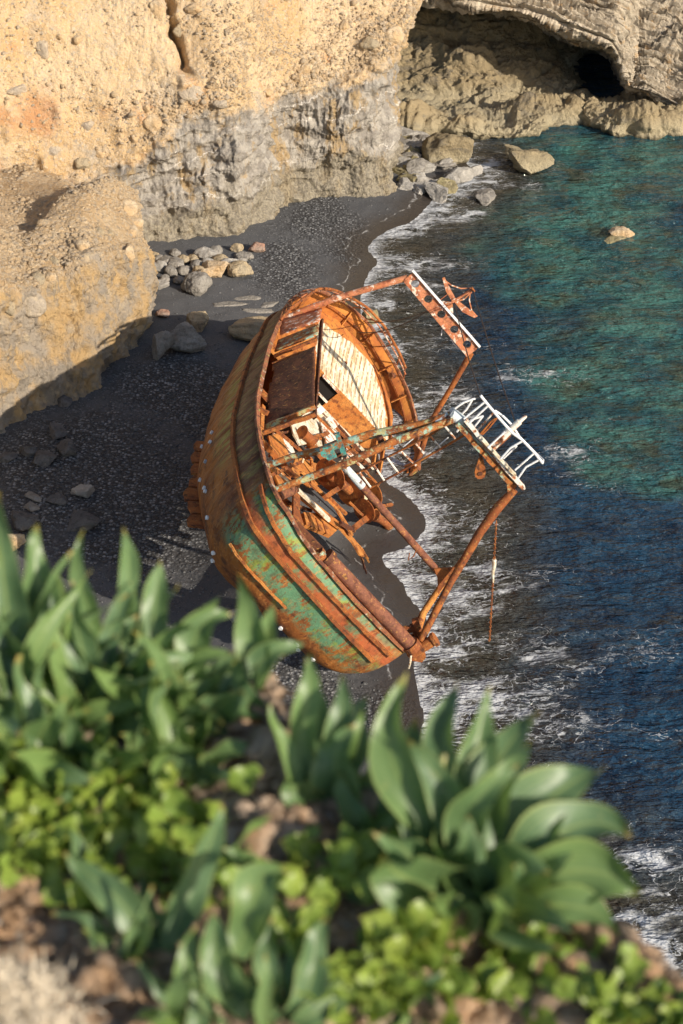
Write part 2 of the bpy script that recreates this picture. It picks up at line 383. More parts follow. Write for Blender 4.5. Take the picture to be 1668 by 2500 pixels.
# ------------------------------------------------------------------ shoreline and beach
shore_px = [(985, 270), (1060, 330), (1110, 372), (1150, 410), (1120, 440), (1085, 465), (1055, 495), (1010, 540), (955, 562), (915, 588), (903, 612), (925, 640),
            (905, 665), (890, 705), (885, 740), (890, 800), (900, 860), (905, 930), (910, 1000), (915, 1060), (925, 1110), (943, 1171),
            (985, 1200), (1025, 1240), (1045, 1285), (1000, 1335), (960, 1350), (935, 1365), (985, 1420), (1005, 1460), (1040, 1500),
            (1050, 1530), (1030, 1580), (1012, 1627), (1027, 1686), (1037, 1750), (1045, 1900), (1150, 2100), (1400, 2250), (1700, 2450), (2300, 2900)]
_sp = np.array([PZ(x, y, 0)[:2] for x, y in shore_px])
def dense(P, k=6):
    out = []
    for i in range(len(P)-1):
        p0, p1, p2, p3 = P[max(i-1, 0)], P[i], P[i+1], P[min(i+2, len(P)-1)]
        for q in range(k):
            t = q/k; out.append(.5*((2*p1)+(-p0+p2)*t+(2*p0-5*p1+4*p2-p3)*t*t+(-p0+3*p1-3*p2+p3)*t**3))
    out.append(P[-1]); return np.array(out)
_sh = dense(_sp, 5)
_sh = np.vstack([[-3, 120], _sh])
_poly = np.vstack([_sh, [[400, 10], [400, 400], [-3, 400]]])
def sea_dist(X, Y):
    """signed distance to the shoreline, positive inland"""
    X = np.asarray(X, float); Y = np.asarray(Y, float); best = np.full(X.shape, 1e9); ins = np.zeros(X.shape, bool)
    for i in range(len(_sh)-1):
        a, b = _sh[i], _sh[i+1]; d = b-a; L2 = d@d+1e-12
        t = np.clip(((X-a[0])*d[0]+(Y-a[1])*d[1])/L2, 0, 1)
        best = np.minimum(best, (X-a[0]-t*d[0])**2+(Y-a[1]-t*d[1])**2)
    n = len(_poly); j = n-1
    for i in range(n):
        xi, yi = _poly[i]; xj, yj = _poly[j]
        with np.errstate(divide='ignore', invalid='ignore'):
            c = ((yi > Y) != (yj > Y)) & (X < (xj-xi)*(Y-yi)/(yj-yi+1e-12)+xi)
        ins ^= c; j = i
    return np.where(ins, -1, 1)*np.sqrt(best)
def beach_z(X, Y, sd=None):
    if sd is None: sd = sea_dist(X, Y)
    p = np.stack([X, Y, np.zeros_like(X)], -1).reshape(-1, 3)
    nz = fbm(p, .35, 4, seed=5).reshape(np.shape(X))*.12 + fbm(p, 2.2, 3, seed=8).reshape(np.shape(X))*.025
    z = np.where(sd > 0, 1.25*(1-np.exp(-sd*.085))+.01, np.maximum(sd*.16, -6))
    z = z+.75*np.exp(-((X+1.6+.0*Y)/1.3)**2-((Y-35.5)/4.2)**4)*sstep(sd, .5, 2.)
    return z+nz*sstep(sd, 0, 2.5)
def ground_at(px, py):
    p = PZ(px, py, -.05)
    if sea_dist(p[:1], p[1:2])[0] < -.3: return p
    z = .3
    for _ in range(6):
        p = PZ(px, py, z); z = float(beach_z(np.array([p[0]]), np.array([p[1]]))[0])
    return PZ(px, py, z)

def axis(a, b, n0, far):    # fine inside, coarse far outside
    core = np.linspace(a, b, n0); return core
def terrain(name, xs, ys, mat, zf, **attrs):
    X, Y = np.meshgrid(xs, ys); sd = sea_dist(X, Y); Z = zf(X, Y, sd)
    return X, Y, Z, sd
xs = np.concatenate([[-400, -150, -60, -40], np.arange(-26, 8, .16), [12, 20, 40, 100, 400]])
ys = np.concatenate([[-60, 0, 12], np.arange(20, 74, .16), [80, 100, 200, 900]])
X, Y, Z, sd = terrain('beach', xs, ys, M['sand'], beach_z)
sh = np.zeros_like(X)
def blob(X, Y, px, py, rx, ry, wgt=1.):
    p = PZ(px, py, .5); return wgt*np.exp(-((X-p[0])/rx)**2-((Y-p[1])/ry)**2)
for b in [(780, 520, 1.3, 3), (700, 640, 1.2, 3), (850, 560, .9, 2.5), (200, 1150, 3.2, 4), (380, 1250, 2.2, 4), (420, 950, 2.5, 2.5), (900, 1720, 1.2, 1.2), (700, 1650, 1.5, 1.2), (560, 1000, 2, 3), (300, 1350, 2, 1)]:
    sh = np.maximum(sh, blob(X, Y, *b))
mesh_obj('beach', np.stack([X, Y, Z], -1).reshape(-1, 3), grid_faces(len(xs), len(ys)), M['sand'], attrs={'inland': sd.ravel(), 'shingle': sh.ravel()})
tag(bpy.data.objects['beach'], kind='structure')

# ------------------------------------------------------------------ sea
def water_mat():
    s = NT('sea_water'); s.co = s.node('ShaderNodeNewGeometry').outputs['Position']
    d = s.attr('offshore'); teal = s.attr('teal'); fm = s.attr('froth')
    deep = s.mix(s.ramp(s.noise(.5, 4, stretch=(.6, 1, 1)), .4, .6), (.007, .026, .055), (.012, .045, .085))
    tl = s.mix(s.ramp(s.noise(.45, 5, .6), .4, .62), (.014, .062, .075), (.045, .135, .115))
    tl = s.mix(s.ramp(s.noise(.8, 5, .65, loc=(4, 4, 0)), .50, .64, 0, .7), tl, (.052, .060, .030))
    shal = s.mix(s.ramp(s.noise(.9, 5, .6), .4, .6), (.040, .040, .034), (.052, .045, .032))
    tn = s.math('ADD', teal, s.mul(s.math('SUBTRACT', s.noise(.35, 5), .5), .8))
    c = s.mix(s.ramp(tn, .3, .7), deep, tl)
    c = s.mix(s.ramp(s.math('ADD', d, s.mul(s.math('SUBTRACT', s.noise(.4, 5), .5), 4)), 4.6, 1.2), c, shal)
    # foam: torn filaments, denser towards the beach
    wp = s.node('ShaderNodeTexNoise'); wp.inputs['Scale'].default_value = 1.1; wp.inputs['Detail'].default_value = 5; s.link(s.co, wp.inputs['Vector'])
    vm = s.node('ShaderNodeVectorMath', operation='MULTIPLY_ADD'); s.link(wp.outputs['Color'], vm.inputs[0]); vm.inputs[1].default_value = (1.3, .8, 0); s.link(s.co, vm.inputs[2])
    wc = vm.outputs[0]
    def fil(sc, w, **k): return s.ramp(s.math('DIVIDE', s.math('ABSOLUTE', s.math('SUBTRACT', s.noise(sc, 3, .55, **k), .5)), s.math('ADD', w, .0004)), 1., .1)
    dens = s.math('ADD', fm, s.mul(s.math('SUBTRACT', s.noise(.5, 6, .68, stretch=(.5, 1, 1), loc=(3, 9, 0)), .60), 2.3))
    dens = s.math('MAXIMUM', dens, 0., clamp=True)
    f1 = s.mul(fil(1.5, s.mul(dens, .040), stretch=(.6, 1.1, 1), co=wc), s.ramp(s.noise(5, 4, .7, stretch=(.6, 1, 1)), .36, .62))
    f2 = s.mul(fil(3.6, s.mul(dens, .07), stretch=(.65, 1.1, 1), co=wc, loc=(3, 3, 0)), s.ramp(dens, .12, .5))
    vd = s.math('ADD', s.voro(2.3, stretch=(.55, 1.1, 1), co=wc), s.mul(s.math('SUBTRACT', s.noise(11, 4, .7, stretch=(.6, 1, 1)), .5), .35))
    f3 = s.mul(s.ramp(s.math('ADD', vd, s.mul(dens, .42)), .74, .94), s.ramp(dens, .15, .5))
    swash = s.mul(s.ramp(s.math('ADD', fm, s.mul(s.math('SUBTRACT', s.noise(9, 5, .75, stretch=(.6, 1, 1)), .5), 1.6)), .95, 1.3), s.ramp(fm, .6, 1.))
    edge = s.mul(s.ramp(s.math('ADD', d, s.mul(s.noise(2.5, 4), .35)), .55, .15), s.ramp(s.noise(7, 4, .7), .3, .46))
    foam = s.math('MAXIMUM', s.math('MAXIMUM', s.math('MAXIMUM', f1, s.mul(f2, .8)), s.mul(f3, .95)), s.math('MAXIMUM', edge, s.mul(swash, .85)), clamp=True)
    r2c = s.noise(3.0, 4, .6, stretch=(.4, 1.3, 1), rot=(0, 0, .1), loc=(5, 5, 0))
    haze = s.mul(s.ramp(dens, .4, 1.), .12)
    foam2 = s.math('MAXIMUM', foam, haze)
    c = s.mix(s.ramp(r2c, .52, .66, 0, .38), c, (.050, .044, .026))  # brown ripples painted into the colour as reflections of the lit cliffs
    c = s.mix(s.mul(foam2, .85), c, (.56, .57, .58))
    r1 = s.noise(1.9, 3, .55, stretch=(.55, 1.3, 1), rot=(0, 0, .15)); r2 = s.noise(6, 3, .6, stretch=(.5, 1.2, 1), rot=(0, 0, -.1)); r3 = s.noise(18, 2, .6, stretch=(.6, 1, 1))
    n = s.bump(r1, 1, .55); n = s.bump(r2, 1, .20, n); n = s.bump(r3, .7, .035, n); n = s.bump(foam, .6, .04, n)
    s.b.inputs['IOR'].default_value = 1.33
    return s.done(c, s.ramp(foam, 0, 1, .06, .7), n, spec=.5)
M['water'] = water_mat()
wx = np.concatenate([[-40, -20], np.arange(-6, 24, .13), [30, 45, 80, 200, 500]])
wy = np.concatenate([[-60, 0, 10], np.arange(18, 74, .13), [80, 100, 160, 300, 900]])
X, Y = np.meshgrid(wx, wy); sd = -sea_dist(X, Y)
teal = np.zeros_like(X)
for b in [(1500, 620, 5, 6), (1620, 880, 5, 5), (1350, 560, 4, 6), (1420, 370, 5, 7, .75), (1620, 380, 5, 7, .7), (1620, 1060, 3, 3), (1450, 450, 5, 6, .8)]:
    teal = np.maximum(teal, blob(X, Y, *b))
fr = 1.2*np.exp(-np.maximum(sd, 0)/1.35)
for b in [(1180, 1400, 1.5, 2.2, .85), (1150, 1250, 1.6, 1.6, .75), (1200, 1650, 2.2, 1.6, .85), (1350, 1750, 1.6, 1.2, .6), (1300, 1350, 1.6, 1.2, .5), (1560, 1550, 1.5, 1., .45), (1000, 620, 1.4, 3, .8), (1250, 870, 2.2, 2.2, .5),
          (1550, 2100, 2.2, 1.6, .8), (1080, 900, 1.3, 3, .75), (1050, 800, 1.2, 3, .6), (1380, 1080, 1.6, 1.6, .5), (1190, 380, 1.3, 2, 1.), (1130, 500, 1.8, 2.5, .65), (1620, 1750, 1, 1.2, .4), (1150, 1080, 1.3, 1.6, .55), (1280, 1520, 2, 1.2, .55)]:
    fr = np.maximum(fr, .86*blob(X, Y, *b))
p3 = np.stack([X, Y, X*0], -1).reshape(-1, 3)
Z = (fbm(p3, .9, 3, seed=3, stretch=(.5, 1, 1))*.09+fbm(p3, 2.2, 3, seed=4, stretch=(.45, 1, 1))*.07).reshape(X.shape)*sstep(sd, 0, 2.5)+.012
Z = np.where(sd < -.4, -.5, Z)
mesh_obj('water', np.stack([X, Y, Z], -1).reshape(-1, 3), grid_faces(len(wx), len(wy)), M['water'], attrs={'offshore': sd.ravel(), 'teal': teal.ravel(), 'froth': fr.ravel()})
tag(bpy.data.objects['water'], kind='structure')

# ------------------------------------------------------------------ cliffs
def cat1(P, n):
    """Catmull-Rom resample of control points along axis 0 to n samples"""
    P = np.asarray(P, float); m = len(P)-1; t = np.linspace(0, m, n); i = np.minimum(t.astype(int), m-1); f = (t-i).reshape((-1,)+(1,)*(P.ndim-1))
    g = lambda k: P[np.clip(k, 0, m)]
    p0, p1, p2, p3 = g(i-1), g(i), g(i+1), g(i+2)
    a = .5*((2*p1)+(-p0+p2)*f+(2*p0-5*p1+4*p2-p3)*f*f+(-p0+3*p1-3*p2+p3)*f**3)
    lin = p1+(p2-p1)*f
    return .6*a+.4*lin
def surface(name, rows, bands, nu, nv, mat, disp):
    R = []
    for row in rows:
        R.append([PY(*q) if len(q) == 3 else np.array(q[1:]) for q in row])
    R = np.array(R); nr = len(R)
    A = cat1(R, nv); A = np.swapaxes(cat1(np.swapaxes(A, 0, 1), nu), 0, 1)
    bd = np.interp(np.linspace(0, nr-1, nv), range(nr), bands); B = np.repeat(bd[:, None], nu, 1)
    du = np.gradient(A, axis=1); dv = np.gradient(A, axis=0); N = np.cross(du, dv); N /= np.linalg.norm(N, axis=2, keepdims=True)+1e-9
    # normals towards the camera
    s_ = np.sign(np.median(np.sum(N*(cpos-A), 2))); N *= s_
    P = A.reshape(-1, 3); D = disp(P, B.ravel()); P = P+N.reshape(-1, 3)*D[:, None]
    o = mesh_obj(name, P, grid_faces(nu, nv), mat, attrs={'band': B.ravel()}, smooth=True); tag(o, kind='structure')
    return o, P.reshape(nv, nu, 3), N, B
# main cliff
cpx = [-900, -300, 0, 180, 345, 450, 580, 640, 690, 760, 840, 925, 962, 950]
yb = [49, 52, 53.5, 54.5, 55, 55.4, 55.9, 57.2, 58.9, 59.5, 60, 60.4, 61.4, 68]
bdy = [520, 520, 500, 450, 375, 305, 268, 252, 232, 215, 198, 150, 125, 125]
def base_py(Yv, z=-.6): return 1250+FPX*math.tan(math.atan((H-z)/Yv)-PITCH)
rows = []
rows.append([(x, base_py(y), y) for x, y in zip(cpx, yb)])
rows.append([(x-(3 if x > 900 else 0), base_py(y, 1.2), y+.25) for x, y in zip(cpx, yb)])
rows.append([(x-(10 if x > 900 else 0), .5*base_py(y, 1.2)+.5*b, y+.3+.5*math.sin(i*1.7)) for i, (x, y, b) in enumerate(zip(cpx, yb, bdy))])
rows.append([(x+(8 if x > 900 else 0), b, y+.55) for x, y, b in zip(cpx, yb, bdy)])
rows.append([(x+(20 if x > 900 else 0), b*.62, y+1.0) for x, y, b in zip(cpx, yb, bdy)])
rows.append([(x+(62 if x > 900 else 0), b*.1-5, y+2.2) for x, y, b in zip(cpx, yb, bdy)])
rows.append([(x+(90 if x > 900 else 0), -260, y+4.8) for x, y in zip(cpx, yb)])
rows.append([('w', p[0]*1.05, p[1]+3, 24.) for p in [PY(x+60, -300, y+6) for x, y in zip(cpx, yb)]])
crack_pts = np.array([PY(400, 0, 56.4), PY(420, 90, 56), PY(440, 150, 55.9), PY(455, 205, 55.8)])
def dmain(P, B):
    cong = sstep(B, .95, 1.1)
    g = fbm(P, .45, 6, .55, seed=21)*.75+fbm(P, 1.8, 5, .6, seed=22, ridged=True, stretch=(1, 1, .45))*.17
    o = fbm(P, .5, 4, .5, seed=31)*.38+fbm(P, 3.2, 5, .7, seed=33)*.08
    st = (np.abs(((B*7+fbm(P, .4, 4, seed=9)*1.6) % 1)-.5)-.25)*.34
    d = (g+st)*(1-cong)+o*cong
    d = d+fbm(P, 4.2, 4, .65, seed=45, ridged=True)*(.05+.05*(1-cong))
    bil = np.maximum(fbm(P, 1.9, 2, .5, seed=40), 0)**2*.35
    d = d+bil*sstep(B, .98, 1.05)*sstep(B, 1.45, 1.2)
    # the deep crack
    X0 = PY(395, -60, 56.5)[0]
    c0 = np.interp(P[:, 2], [PY(455, 205, 55.8)[2], PY(440, 150, 55.9)[2], PY(420, 90, 56)[2], PY(398, 0, 56.5)[2], 24], [PY(455, 205, 55.8)[0], PY(440, 150, 55.9)[0], PY(420, 90, 56)[0], PY(398, 0, 56.5)[0], X0-1])
    zz = sstep(P[:, 2], PY(455, 205, 55.8)[2]-.15, PY(440, 150, 55.9)[2])
    j = fbm(P, 2.2, 3, seed=77)*.22
    d = d-np.exp(-((P[:, 0]-c0-j)/.16)**2)*1.0*zz-np.exp(-((P[:, 0]-c0-.35-j)/.5)**2)*.35*zz
    # undercut caverns along the foot
    d = d-np.maximum(fbm(P, .8, 3, seed=51), 0)*.9*sstep(B, .45, .2)
    return d
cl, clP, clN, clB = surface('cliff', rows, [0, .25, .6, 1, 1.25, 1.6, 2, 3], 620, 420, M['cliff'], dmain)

# bluff at the left, with the talus slope behind it
bp = [-700, -250, 0, 60, 150, 210, 290, 335, 352, 340]
by = [34, 39, 42.3, 43.6, 45.0, 45.7, 47.2, 48.6, 50.2, 57]
tops = [640, 660, 690, 680, 650, 620, 600, 585, 600, 640]
fy = [32, 38, 41.2, 42.4, 43.3, 43.8, 45.7, 47.0, 48.7, 57]
r0 = [(x, base_py(y-.1, -.5), y-.1) for x, y in zip(bp, fy)]
r1 = [(x, base_py(y+.25, .8), y+.25) for x, y in zip(bp, fy)]
r2 = [(x, .5*base_py(y, .9)+.5*t, y-.25) for x, y, t in zip(bp, by, tops)]
r3 = [(x, t+20, y+.1) for x, y, t in zip(bp, by, tops)]
r4 = [(x-4, t-55, y+1.6) for x, y, t in zip(bp, by, tops)]
r5 = [(x-20*(x > 250), t-130-(40 if 100 < x < 300 else 0), min(y+4.2, 53.8)) for x, y, t in zip(bp, by, tops)]
top6 = [380, 390, 400, 395, 430, 470, 500, 510, 520, 560]
r6 = [(x-30*(x > 200), t, yy) for x, t, yy in zip(bp, top6, [50, 53, 54.6, 54.8, 55.2, 55.4, 55.6, 55.8, 56.2, 58])]
r7 = [(x-60*(x > 200), t-90, 58) for x, t in zip(bp, top6)]
def dbl(P, B):
    tal = sstep(B, .95, 1.1)
    a = fbm(P, .5, 6, .55, seed=61)*.55+fbm(P, 1.6, 5, .6, seed=62, ridged=True, stretch=(1, 1, .5))*.28
    b = fbm(P, .5, 4, .5, seed=63)*.22+fbm(P, 5, 4, .7, seed=64)*.05
    a = a+fbm(P, 4.2, 4, .65, seed=66, ridged=True)*.10
    return a*(1-tal)+b*tal-np.maximum(fbm(P, .8, 3, seed=65), 0)*.5*sstep(B, .4, .1)
bl, blP, blN, blB = surface('bluff', [r0, r1, r2, r3, r4, r5, r6, r7], [0, .2, .6, 1, 1.2, 1.5, 1.8, 2], 420, 330, M['bluff'], dbl)

# cave headland
hp = [820, 960, 1080, 1180, 1235, 1301, 1361, 1407, 1420, 1440, 1470, 1518, 1577, 1668, 1900, 2400]
hb = [330, 325, 335, 350, 352, 346, 326, 306, 290, 306, 328, 336, 331, 326, 322, 315]
def yz(py, z): return (H-z)/math.tan(PITCH-math.atan((1250-py)/FPX))
hy = [yz(b, -.1) for b in hb]
q0 = [(x, base_py(y, -1.), y) for x, y in zip(hp, hy)]
q1 = [(x, b-22, y+.15) for x, y, b in zip(hp, hy, hb)]
q2 = [(x, b-52, y+.9) for x, y, b in zip(hp, hy, hb)]
q3 = [(x, 240, Yv) for x, Yv in zip(hp, [72, 72, 71.6, 71.3, 71.3, 71.4, 71.8, 72.5, 73.5, 73.2, 73.3, 73.5, 71.6, 71.2, 70, 67])]
q4 = [(x, 205, Yv) for x, Yv in zip(hp, [73, 73, 72.4, 72.0, 72, 72.1, 72.5, 73.2, 74.5, 76, 79, 79, 73, 72.5, 71, 68])]
q5 = [(x, 160, Yv) for x, Yv in zip(hp, [74, 74, 73.2, 72.8, 73.1, 73.6, 74.6, 76.2, 78, 80, 81, 81, 76, 74, 73, 70])]
q6 = [(x, 110, Yv) for x, Yv in zip(hp, [75, 75, 74.4, 74.4, 74.8, 75.3, 76, 77, 77.5, 77, 78, 78, 77, 76, 75, 72])]
q7 = [(x, 40, Yv) for x, Yv in zip(hp, [76]*3+[75.5]*3+[76.5]*6+[77]*4)]
q8 = [(x, -60, 78) for x in hp]
q9 = [('w', PY(x, 0, 76)[0], 80., 20.) for x in hp]
def dcave(P, B):
    lay = P[:, 2]-.12*P[:, 0]+fbm(P, .3, 3, seed=70)*.8
    st = (np.abs((lay*1.3 % 1)-.5)-.25)*.35
    return fbm(P, .4, 6, .58, seed=71)*1.1+fbm(P, 1.7, 5, .6, seed=72, ridged=True, stretch=(.6, 1, 1.3))*.28+st
surface('headland', [q0, q1, q2, q3, q4, q5, q6, q7, q8, q9], range(10), 560, 360, M['cave'], dcave)
# overhanging bedded limestone above the cave
op = [880, 1010, 1123, 1209, 1296, 1361, 1437, 1496, 1523, 1541, 1580, 1668, 1900, 2400]
oe = [-60, -30, 0, 16, 32, 54, 81, 108, 160, 214, 222, 262, 330, 350]
oy = [73.6, 72.9, 71.9, 71.4, 70.9, 70.4, 69.9, 69.5, 69.6, 69.8, 69.5, 69.0, 67.2, 64]
s0 = [(x, e+20, y+6) for x, e, y in zip(op, oe, oy)]
s1 = [(x, e+4, y+2.5) for x, e, y in zip(op, oe, oy)]
s2 = [(x, e, y) for x, e, y in zip(op, oe, oy)]
s3 = [(x, e-45, y+.9) for x, e, y in zip(op, oe, oy)]
s4 = [(x, e-120, y+2.2) for x, e, y in zip(op, oe, oy)]
s5 = [(x, e-220, y+4.4) for x, e, y in zip(op, oe, oy)]
s6 = [(x, e-420, y+8) for x, e, y in zip(op, oe, oy)]
s7 = [('w', PY(x, 0, 80)[0], 84., 24.) for x in op]
def dstr(P, B):
    q = B*11+fbm(P, .35, 3, seed=80)*1.2; fr = q % 1
    step = (sstep(fr, 0, .25)-fr)*.42
    blk = _hash(np.floor(P[:, 0]*.9+np.floor(q)*.37).astype(np.int64), np.floor(q).astype(np.int64), np.zeros(len(P), np.int64), 3)*.45
    return step+blk*sstep(B, .5, 1.)+fbm(P, .4, 5, .55, seed=81)*.5+fbm(P, 2.6, 5, .65, seed=82, ridged=True)*.17
surface('rock_overhang', [s0, s1, s2, s3, s4, s5, s6, s7], [0, .3, .5, 1, 1.7, 2.6, 4, 6], 700, 420, M['strata'], dstr)

# ------------------------------------------------------------------ rocks
_ico = None
def ico(sub=4):
    global _ico
    if _ico is None:
        import bmesh
        _ico = {}
        for k in (1, 2, 4, 5):
            bm = bmesh.new(); bmesh.ops.create_icosphere(bm, subdivisions=k, radius=1)
            _ico[k] = (np.array([v.co[:] for v in bm.verts]), np.array([[v.index for v in f.verts] for f in bm.faces])); bm.free()
    return _ico[sub]
rock_count = 0
def rock(pos, size, mat, seed, label=None, cat='rock', group=None, rot=0, ang=.6, sink=.3, name='boulder', sub=4, tilt=(0, 0)):
    """angular boulder: a sphere cut by random planes, then weathered"""
    V, Fc = ico(sub); rr = np.random.default_rng(seed); P = V.copy()
    for _ in range(int(10+8*ang)):
        n = rr.normal(size=3); n /= np.linalg.norm(n); h = rr.uniform(.42 if ang > .75 else .55, .84 if ang > .75 else .92)
        d = P@n; m = d > h; P[m] -= np.outer(d[m]-h, n)*(1.0 if ang > .5 else .6)
    P = P*(1+.20*fbm(P, 1.3, 4, seed=seed)[:, None]*(1 if ang < .75 else .5)+.12*fbm(P, 2.6, 4, .6, seed=seed+3, ridged=True)[:, None]*(.3+ang)+.07*fbm(P, 7, 4, .65, seed=seed+5, ridged=True)[:, None])
    P *= np.array(size)/2
    for axn, a in ((0, tilt[0]), (1, tilt[1]), (2, rot)):
        c, s_ = math.cos(a), math.sin(a); i, j = [(1, 2), (2, 0), (0, 1)][axn]
        p = P.copy(); P[:, i] = c*p[:, i]-s_*p[:, j]; P[:, j] = s_*p[:, i]+c*p[:, j]
    o = mesh_obj(name, P, Fc, mat, smooth=True)
    o.location = (pos[0], pos[1], pos[2]+size[2]*(.5-sink)); tag(o, label, cat, group)
    return o
def px2m(px, py, Yd=None): return FPX/np.linalg.norm(ground_at(px, py)-cpos)
def brock(px, py, wpx, hpx, mat, seed, label, depth=1., group=None, sink=.3, ang=.6, rot=0, **k):
    """boulder on the beach: centre of its foot at the given picture point, size in picture px"""
    s_ = px2m(px, py); w_ = wpx/s_; h_ = hpx/s_/.86
    # wpx is the width; the visible height mixes height and depth
    p = ground_at(px, py)
    return rock(p, (w_, w_*depth, h_*.8), M[mat], seed, label, 'boulder' if wpx > 40 else 'rock', group, rot, ang, sink, sub=5 if wpx > 60 else 4, **k)
R = brock
R(612, 818, 150, 78, 'r_tan', 101, 'large pale flat-topped boulder beside the upper left hull of the wreck', .75, ang=.8, sink=.2)
R(448, 850, 135, 85, 'r_grey', 102, 'big grey boulder lying in the shadow by the bluff corner', .6, ang=.8, sink=.2, rot=.3)
R(395, 870, 70, 95, 'r_grey', 103, 'upright dark block leaning on the big grey boulder in the shadow', .9, ang=.8, sink=.15)
R(486, 800, 62, 62, 'r_tan', 104, 'half-lit tan boulder with its right side in shade, behind the big shaded one', .8, sink=.2)
R(482, 712, 78, 68, 'r_grey', 105, 'rounded grey-green boulder in front of the rock heap', .8, ang=.5, sink=.15)
R(585, 668, 70, 48, 'r_tan', 106, 'smooth greenish boulder at the right end of the rock heap', .9, ang=.5, rot=.5, sink=.2)
R(528, 672, 76, 46, 'r_cream', 107, 'cream pitted boulder lying on top of the rock heap', .7, ang=.7, sink=.05)
R(505, 682, 40, 38, 'r_cream', 108, 'small cream boulder just left of the pitted cream one', .8, ang=.7, sink=.1)
R(368, 678, 44, 70, 'r_grey', 109, 'tall grey boulder wedged against the bluff corner', .8, sink=.1)
R(392, 700, 40, 26, 'r_pale', 110, 'low jagged stone at the front left of the heap', .9)
R(580, 612, 34, 28, 'r_tan', 111, 'tan stone at the foot of the cliff, topmost of the small trio', .8)
R(628, 612, 46, 34, 'r_pink', 112, 'reddish boulder at the foot of the cliff beside the shingle', .8, ang=.8)
R(597, 628, 46, 24, 'r_grey', 113, 'flat grey stone below the reddish boulder', .8)
R(395, 770, 44, 26, 'r_pink', 114, 'dull reddish stone at the base of the bluff corner', .9)
pile = [(408, 648, 42, 30), (430, 655, 46, 34), (446, 640, 30, 20), (392, 660, 34, 30), (418, 672, 34, 28), (452, 668, 30, 26), (474, 640, 30, 24), (500, 628, 48, 30), (522, 622, 42, 26),
        (478, 655, 34, 24), (484, 676, 36, 30), (466, 690, 34, 24), (440, 690, 30, 20), (402, 690, 30, 22), (540, 640, 40, 22), (562, 650, 44, 24), (428, 622, 28, 16), (390, 640, 26, 22), (375, 632, 30, 20), (508, 650, 34, 26), (588, 640, 34, 18)]
for i, (x, y, a, b) in enumerate(pile):
    R(x, y, a*1.1, b*1.15, ['r_grey', 'r_grey', 'r_tan', 'r_pale'][i % 4], 200+i, 'grey rounded stone in the heap at the foot of the cliff', .85, group='stones heaped at the cliff foot', ang=.45, sink=.18, rot=i*1.3)
# slabs and rocks in the shaded lower left
for (x, y, a, b, m, lab) in [
    (75, 1108, 60, 44, 'r_dark', 'small dark block at the left of the shaded rocks, beside the angular pair'), (110, 1125, 90, 50, 'r_dark', 'long dark slab in front of the shaded rocks'),
    (140, 1065, 66, 50, 'r_dark', 'pointed dark rock farthest back of the shaded rocks'), (165, 1105, 62, 46, 'r_dark', 'angular dark rock at the right of the shaded rocks'),
    (22, 1120, 60, 22, 'r_dark', 'low dark rock at the edge of the photo under the bluff'), (200, 1205, 84, 46, 'r_pale', 'pale angular slab lying alone on the shaded shingle'),
    (140, 1222, 70, 24, 'r_dark', 'smooth dark flat stone beside the pale slab'), (85, 1215, 50, 14, 'r_grey', 'thin flat grey stone left of the smooth dark one'), (58, 1275, 90, 46, 'r_dark', 'dark boulder half hidden behind the leaves at far left'),
    (205, 1280, 125, 62, 'r_dark', 'big dark slab just above the leaves'), (75, 1240, 60, 18, 'r_grey', 'sand-covered flat stone above the hidden dark boulder'), (160, 985, 64, 28, 'r_dark', 'dark ledge stone poking out under the shaded bluff')]:
    R(x, y, a, b, m, int(x*7+y), lab, .8, ang=.9, sink=.35, rot=x*.03)
R(575, 1505, 60, 34, 'r_pale', 77, 'whitish stone on the sand behind the leaves', .8)
R(30, 1330, 90, 60, 'r_cream', 78, 'pale block showing above the leaves at the left edge', .8, ang=.8)
# weathered flat outcrop in the sand
for i, (x, y, a, b) in enumerate([(560, 745, 110, 14), (620, 760, 120, 16), (590, 730, 90, 10), (655, 745, 80, 12)]):
    R(x, y, a, b, 'r_grey', 300+i, ['long pale ledge in the sand above the large flat boulder', 'pale ledge touching the wreck above the large flat boulder', 'thin pale ledge farthest up the sand above the flat boulder', 'short pale ledge closest to the bow of the wreck'][i], .35, ang=.8, sink=.55, rot=.25)
R(905, 790, 44, 60, 'r_olive', 310, 'greenish rock standing in the surf behind the bow rail', .7, ang=.7)
# rocks of the cove under the cave
for (x, y, a, b, m, dp, lab) in [
    (1290, 418, 88, 84, 'cave', .9, 'tall tan rock standing in the water at the cave mouth'), (1262, 395, 60, 60, 'cave', .8, 'tan hump joined to the left of the tall rock in the water'),
    (1105, 392, 105, 86, 'cave', .9, 'brown boulder leaning over the foaming pool'), (1058, 372, 54, 56, 'cave', .9, 'dark brown boulder left of the one leaning over the pool'),
    (1120, 440, 74, 40, 'r_pale', .8, 'pale green rock between the pool and the beach'), (1080, 462, 60, 34, 'r_olive', .8, 'yellowish rock at the upper end of the beach'), (1065, 482, 66, 40, 'r_pale', .8, 'white pointed rock at the end of the beach'),
    (1180, 486, 92, 30, 'r_grey', .6, 'flat dark slab awash in front of the cove'), (1152, 425, 50, 26, 'r_pale', .9, 'small pale rock by the foam of the cove'), (1000, 400, 60, 20, 'r_pale', .9, 'low whitish stone beside the cliff edge'),
    (1015, 432, 66, 22, 'r_pale', .9, 'broad whitish slab beside the cliff edge'), (990, 455, 60, 22, 'r_pale', .9, 'whitish slab touching the end of the cliff'), (1030, 465, 50, 20, 'r_pale', .9, 'thin whitish slab left of the white pointed rock'), (985, 372, 50, 18, 'r_pale', .9, 'whitish stone deepest inside the cove'), (1030, 350, 50, 20, 'r_grey', .9, 'grey stone in the shade at the back of the cove'), (985, 415, 40, 22, 'r_grey', .9, 'grey lump among the whitish slabs')]:
    R(x, y, a*1.25, b*1.35, m, int(x*3+y), lab, dp, ang=.9, sink=.3, rot=x*.02)
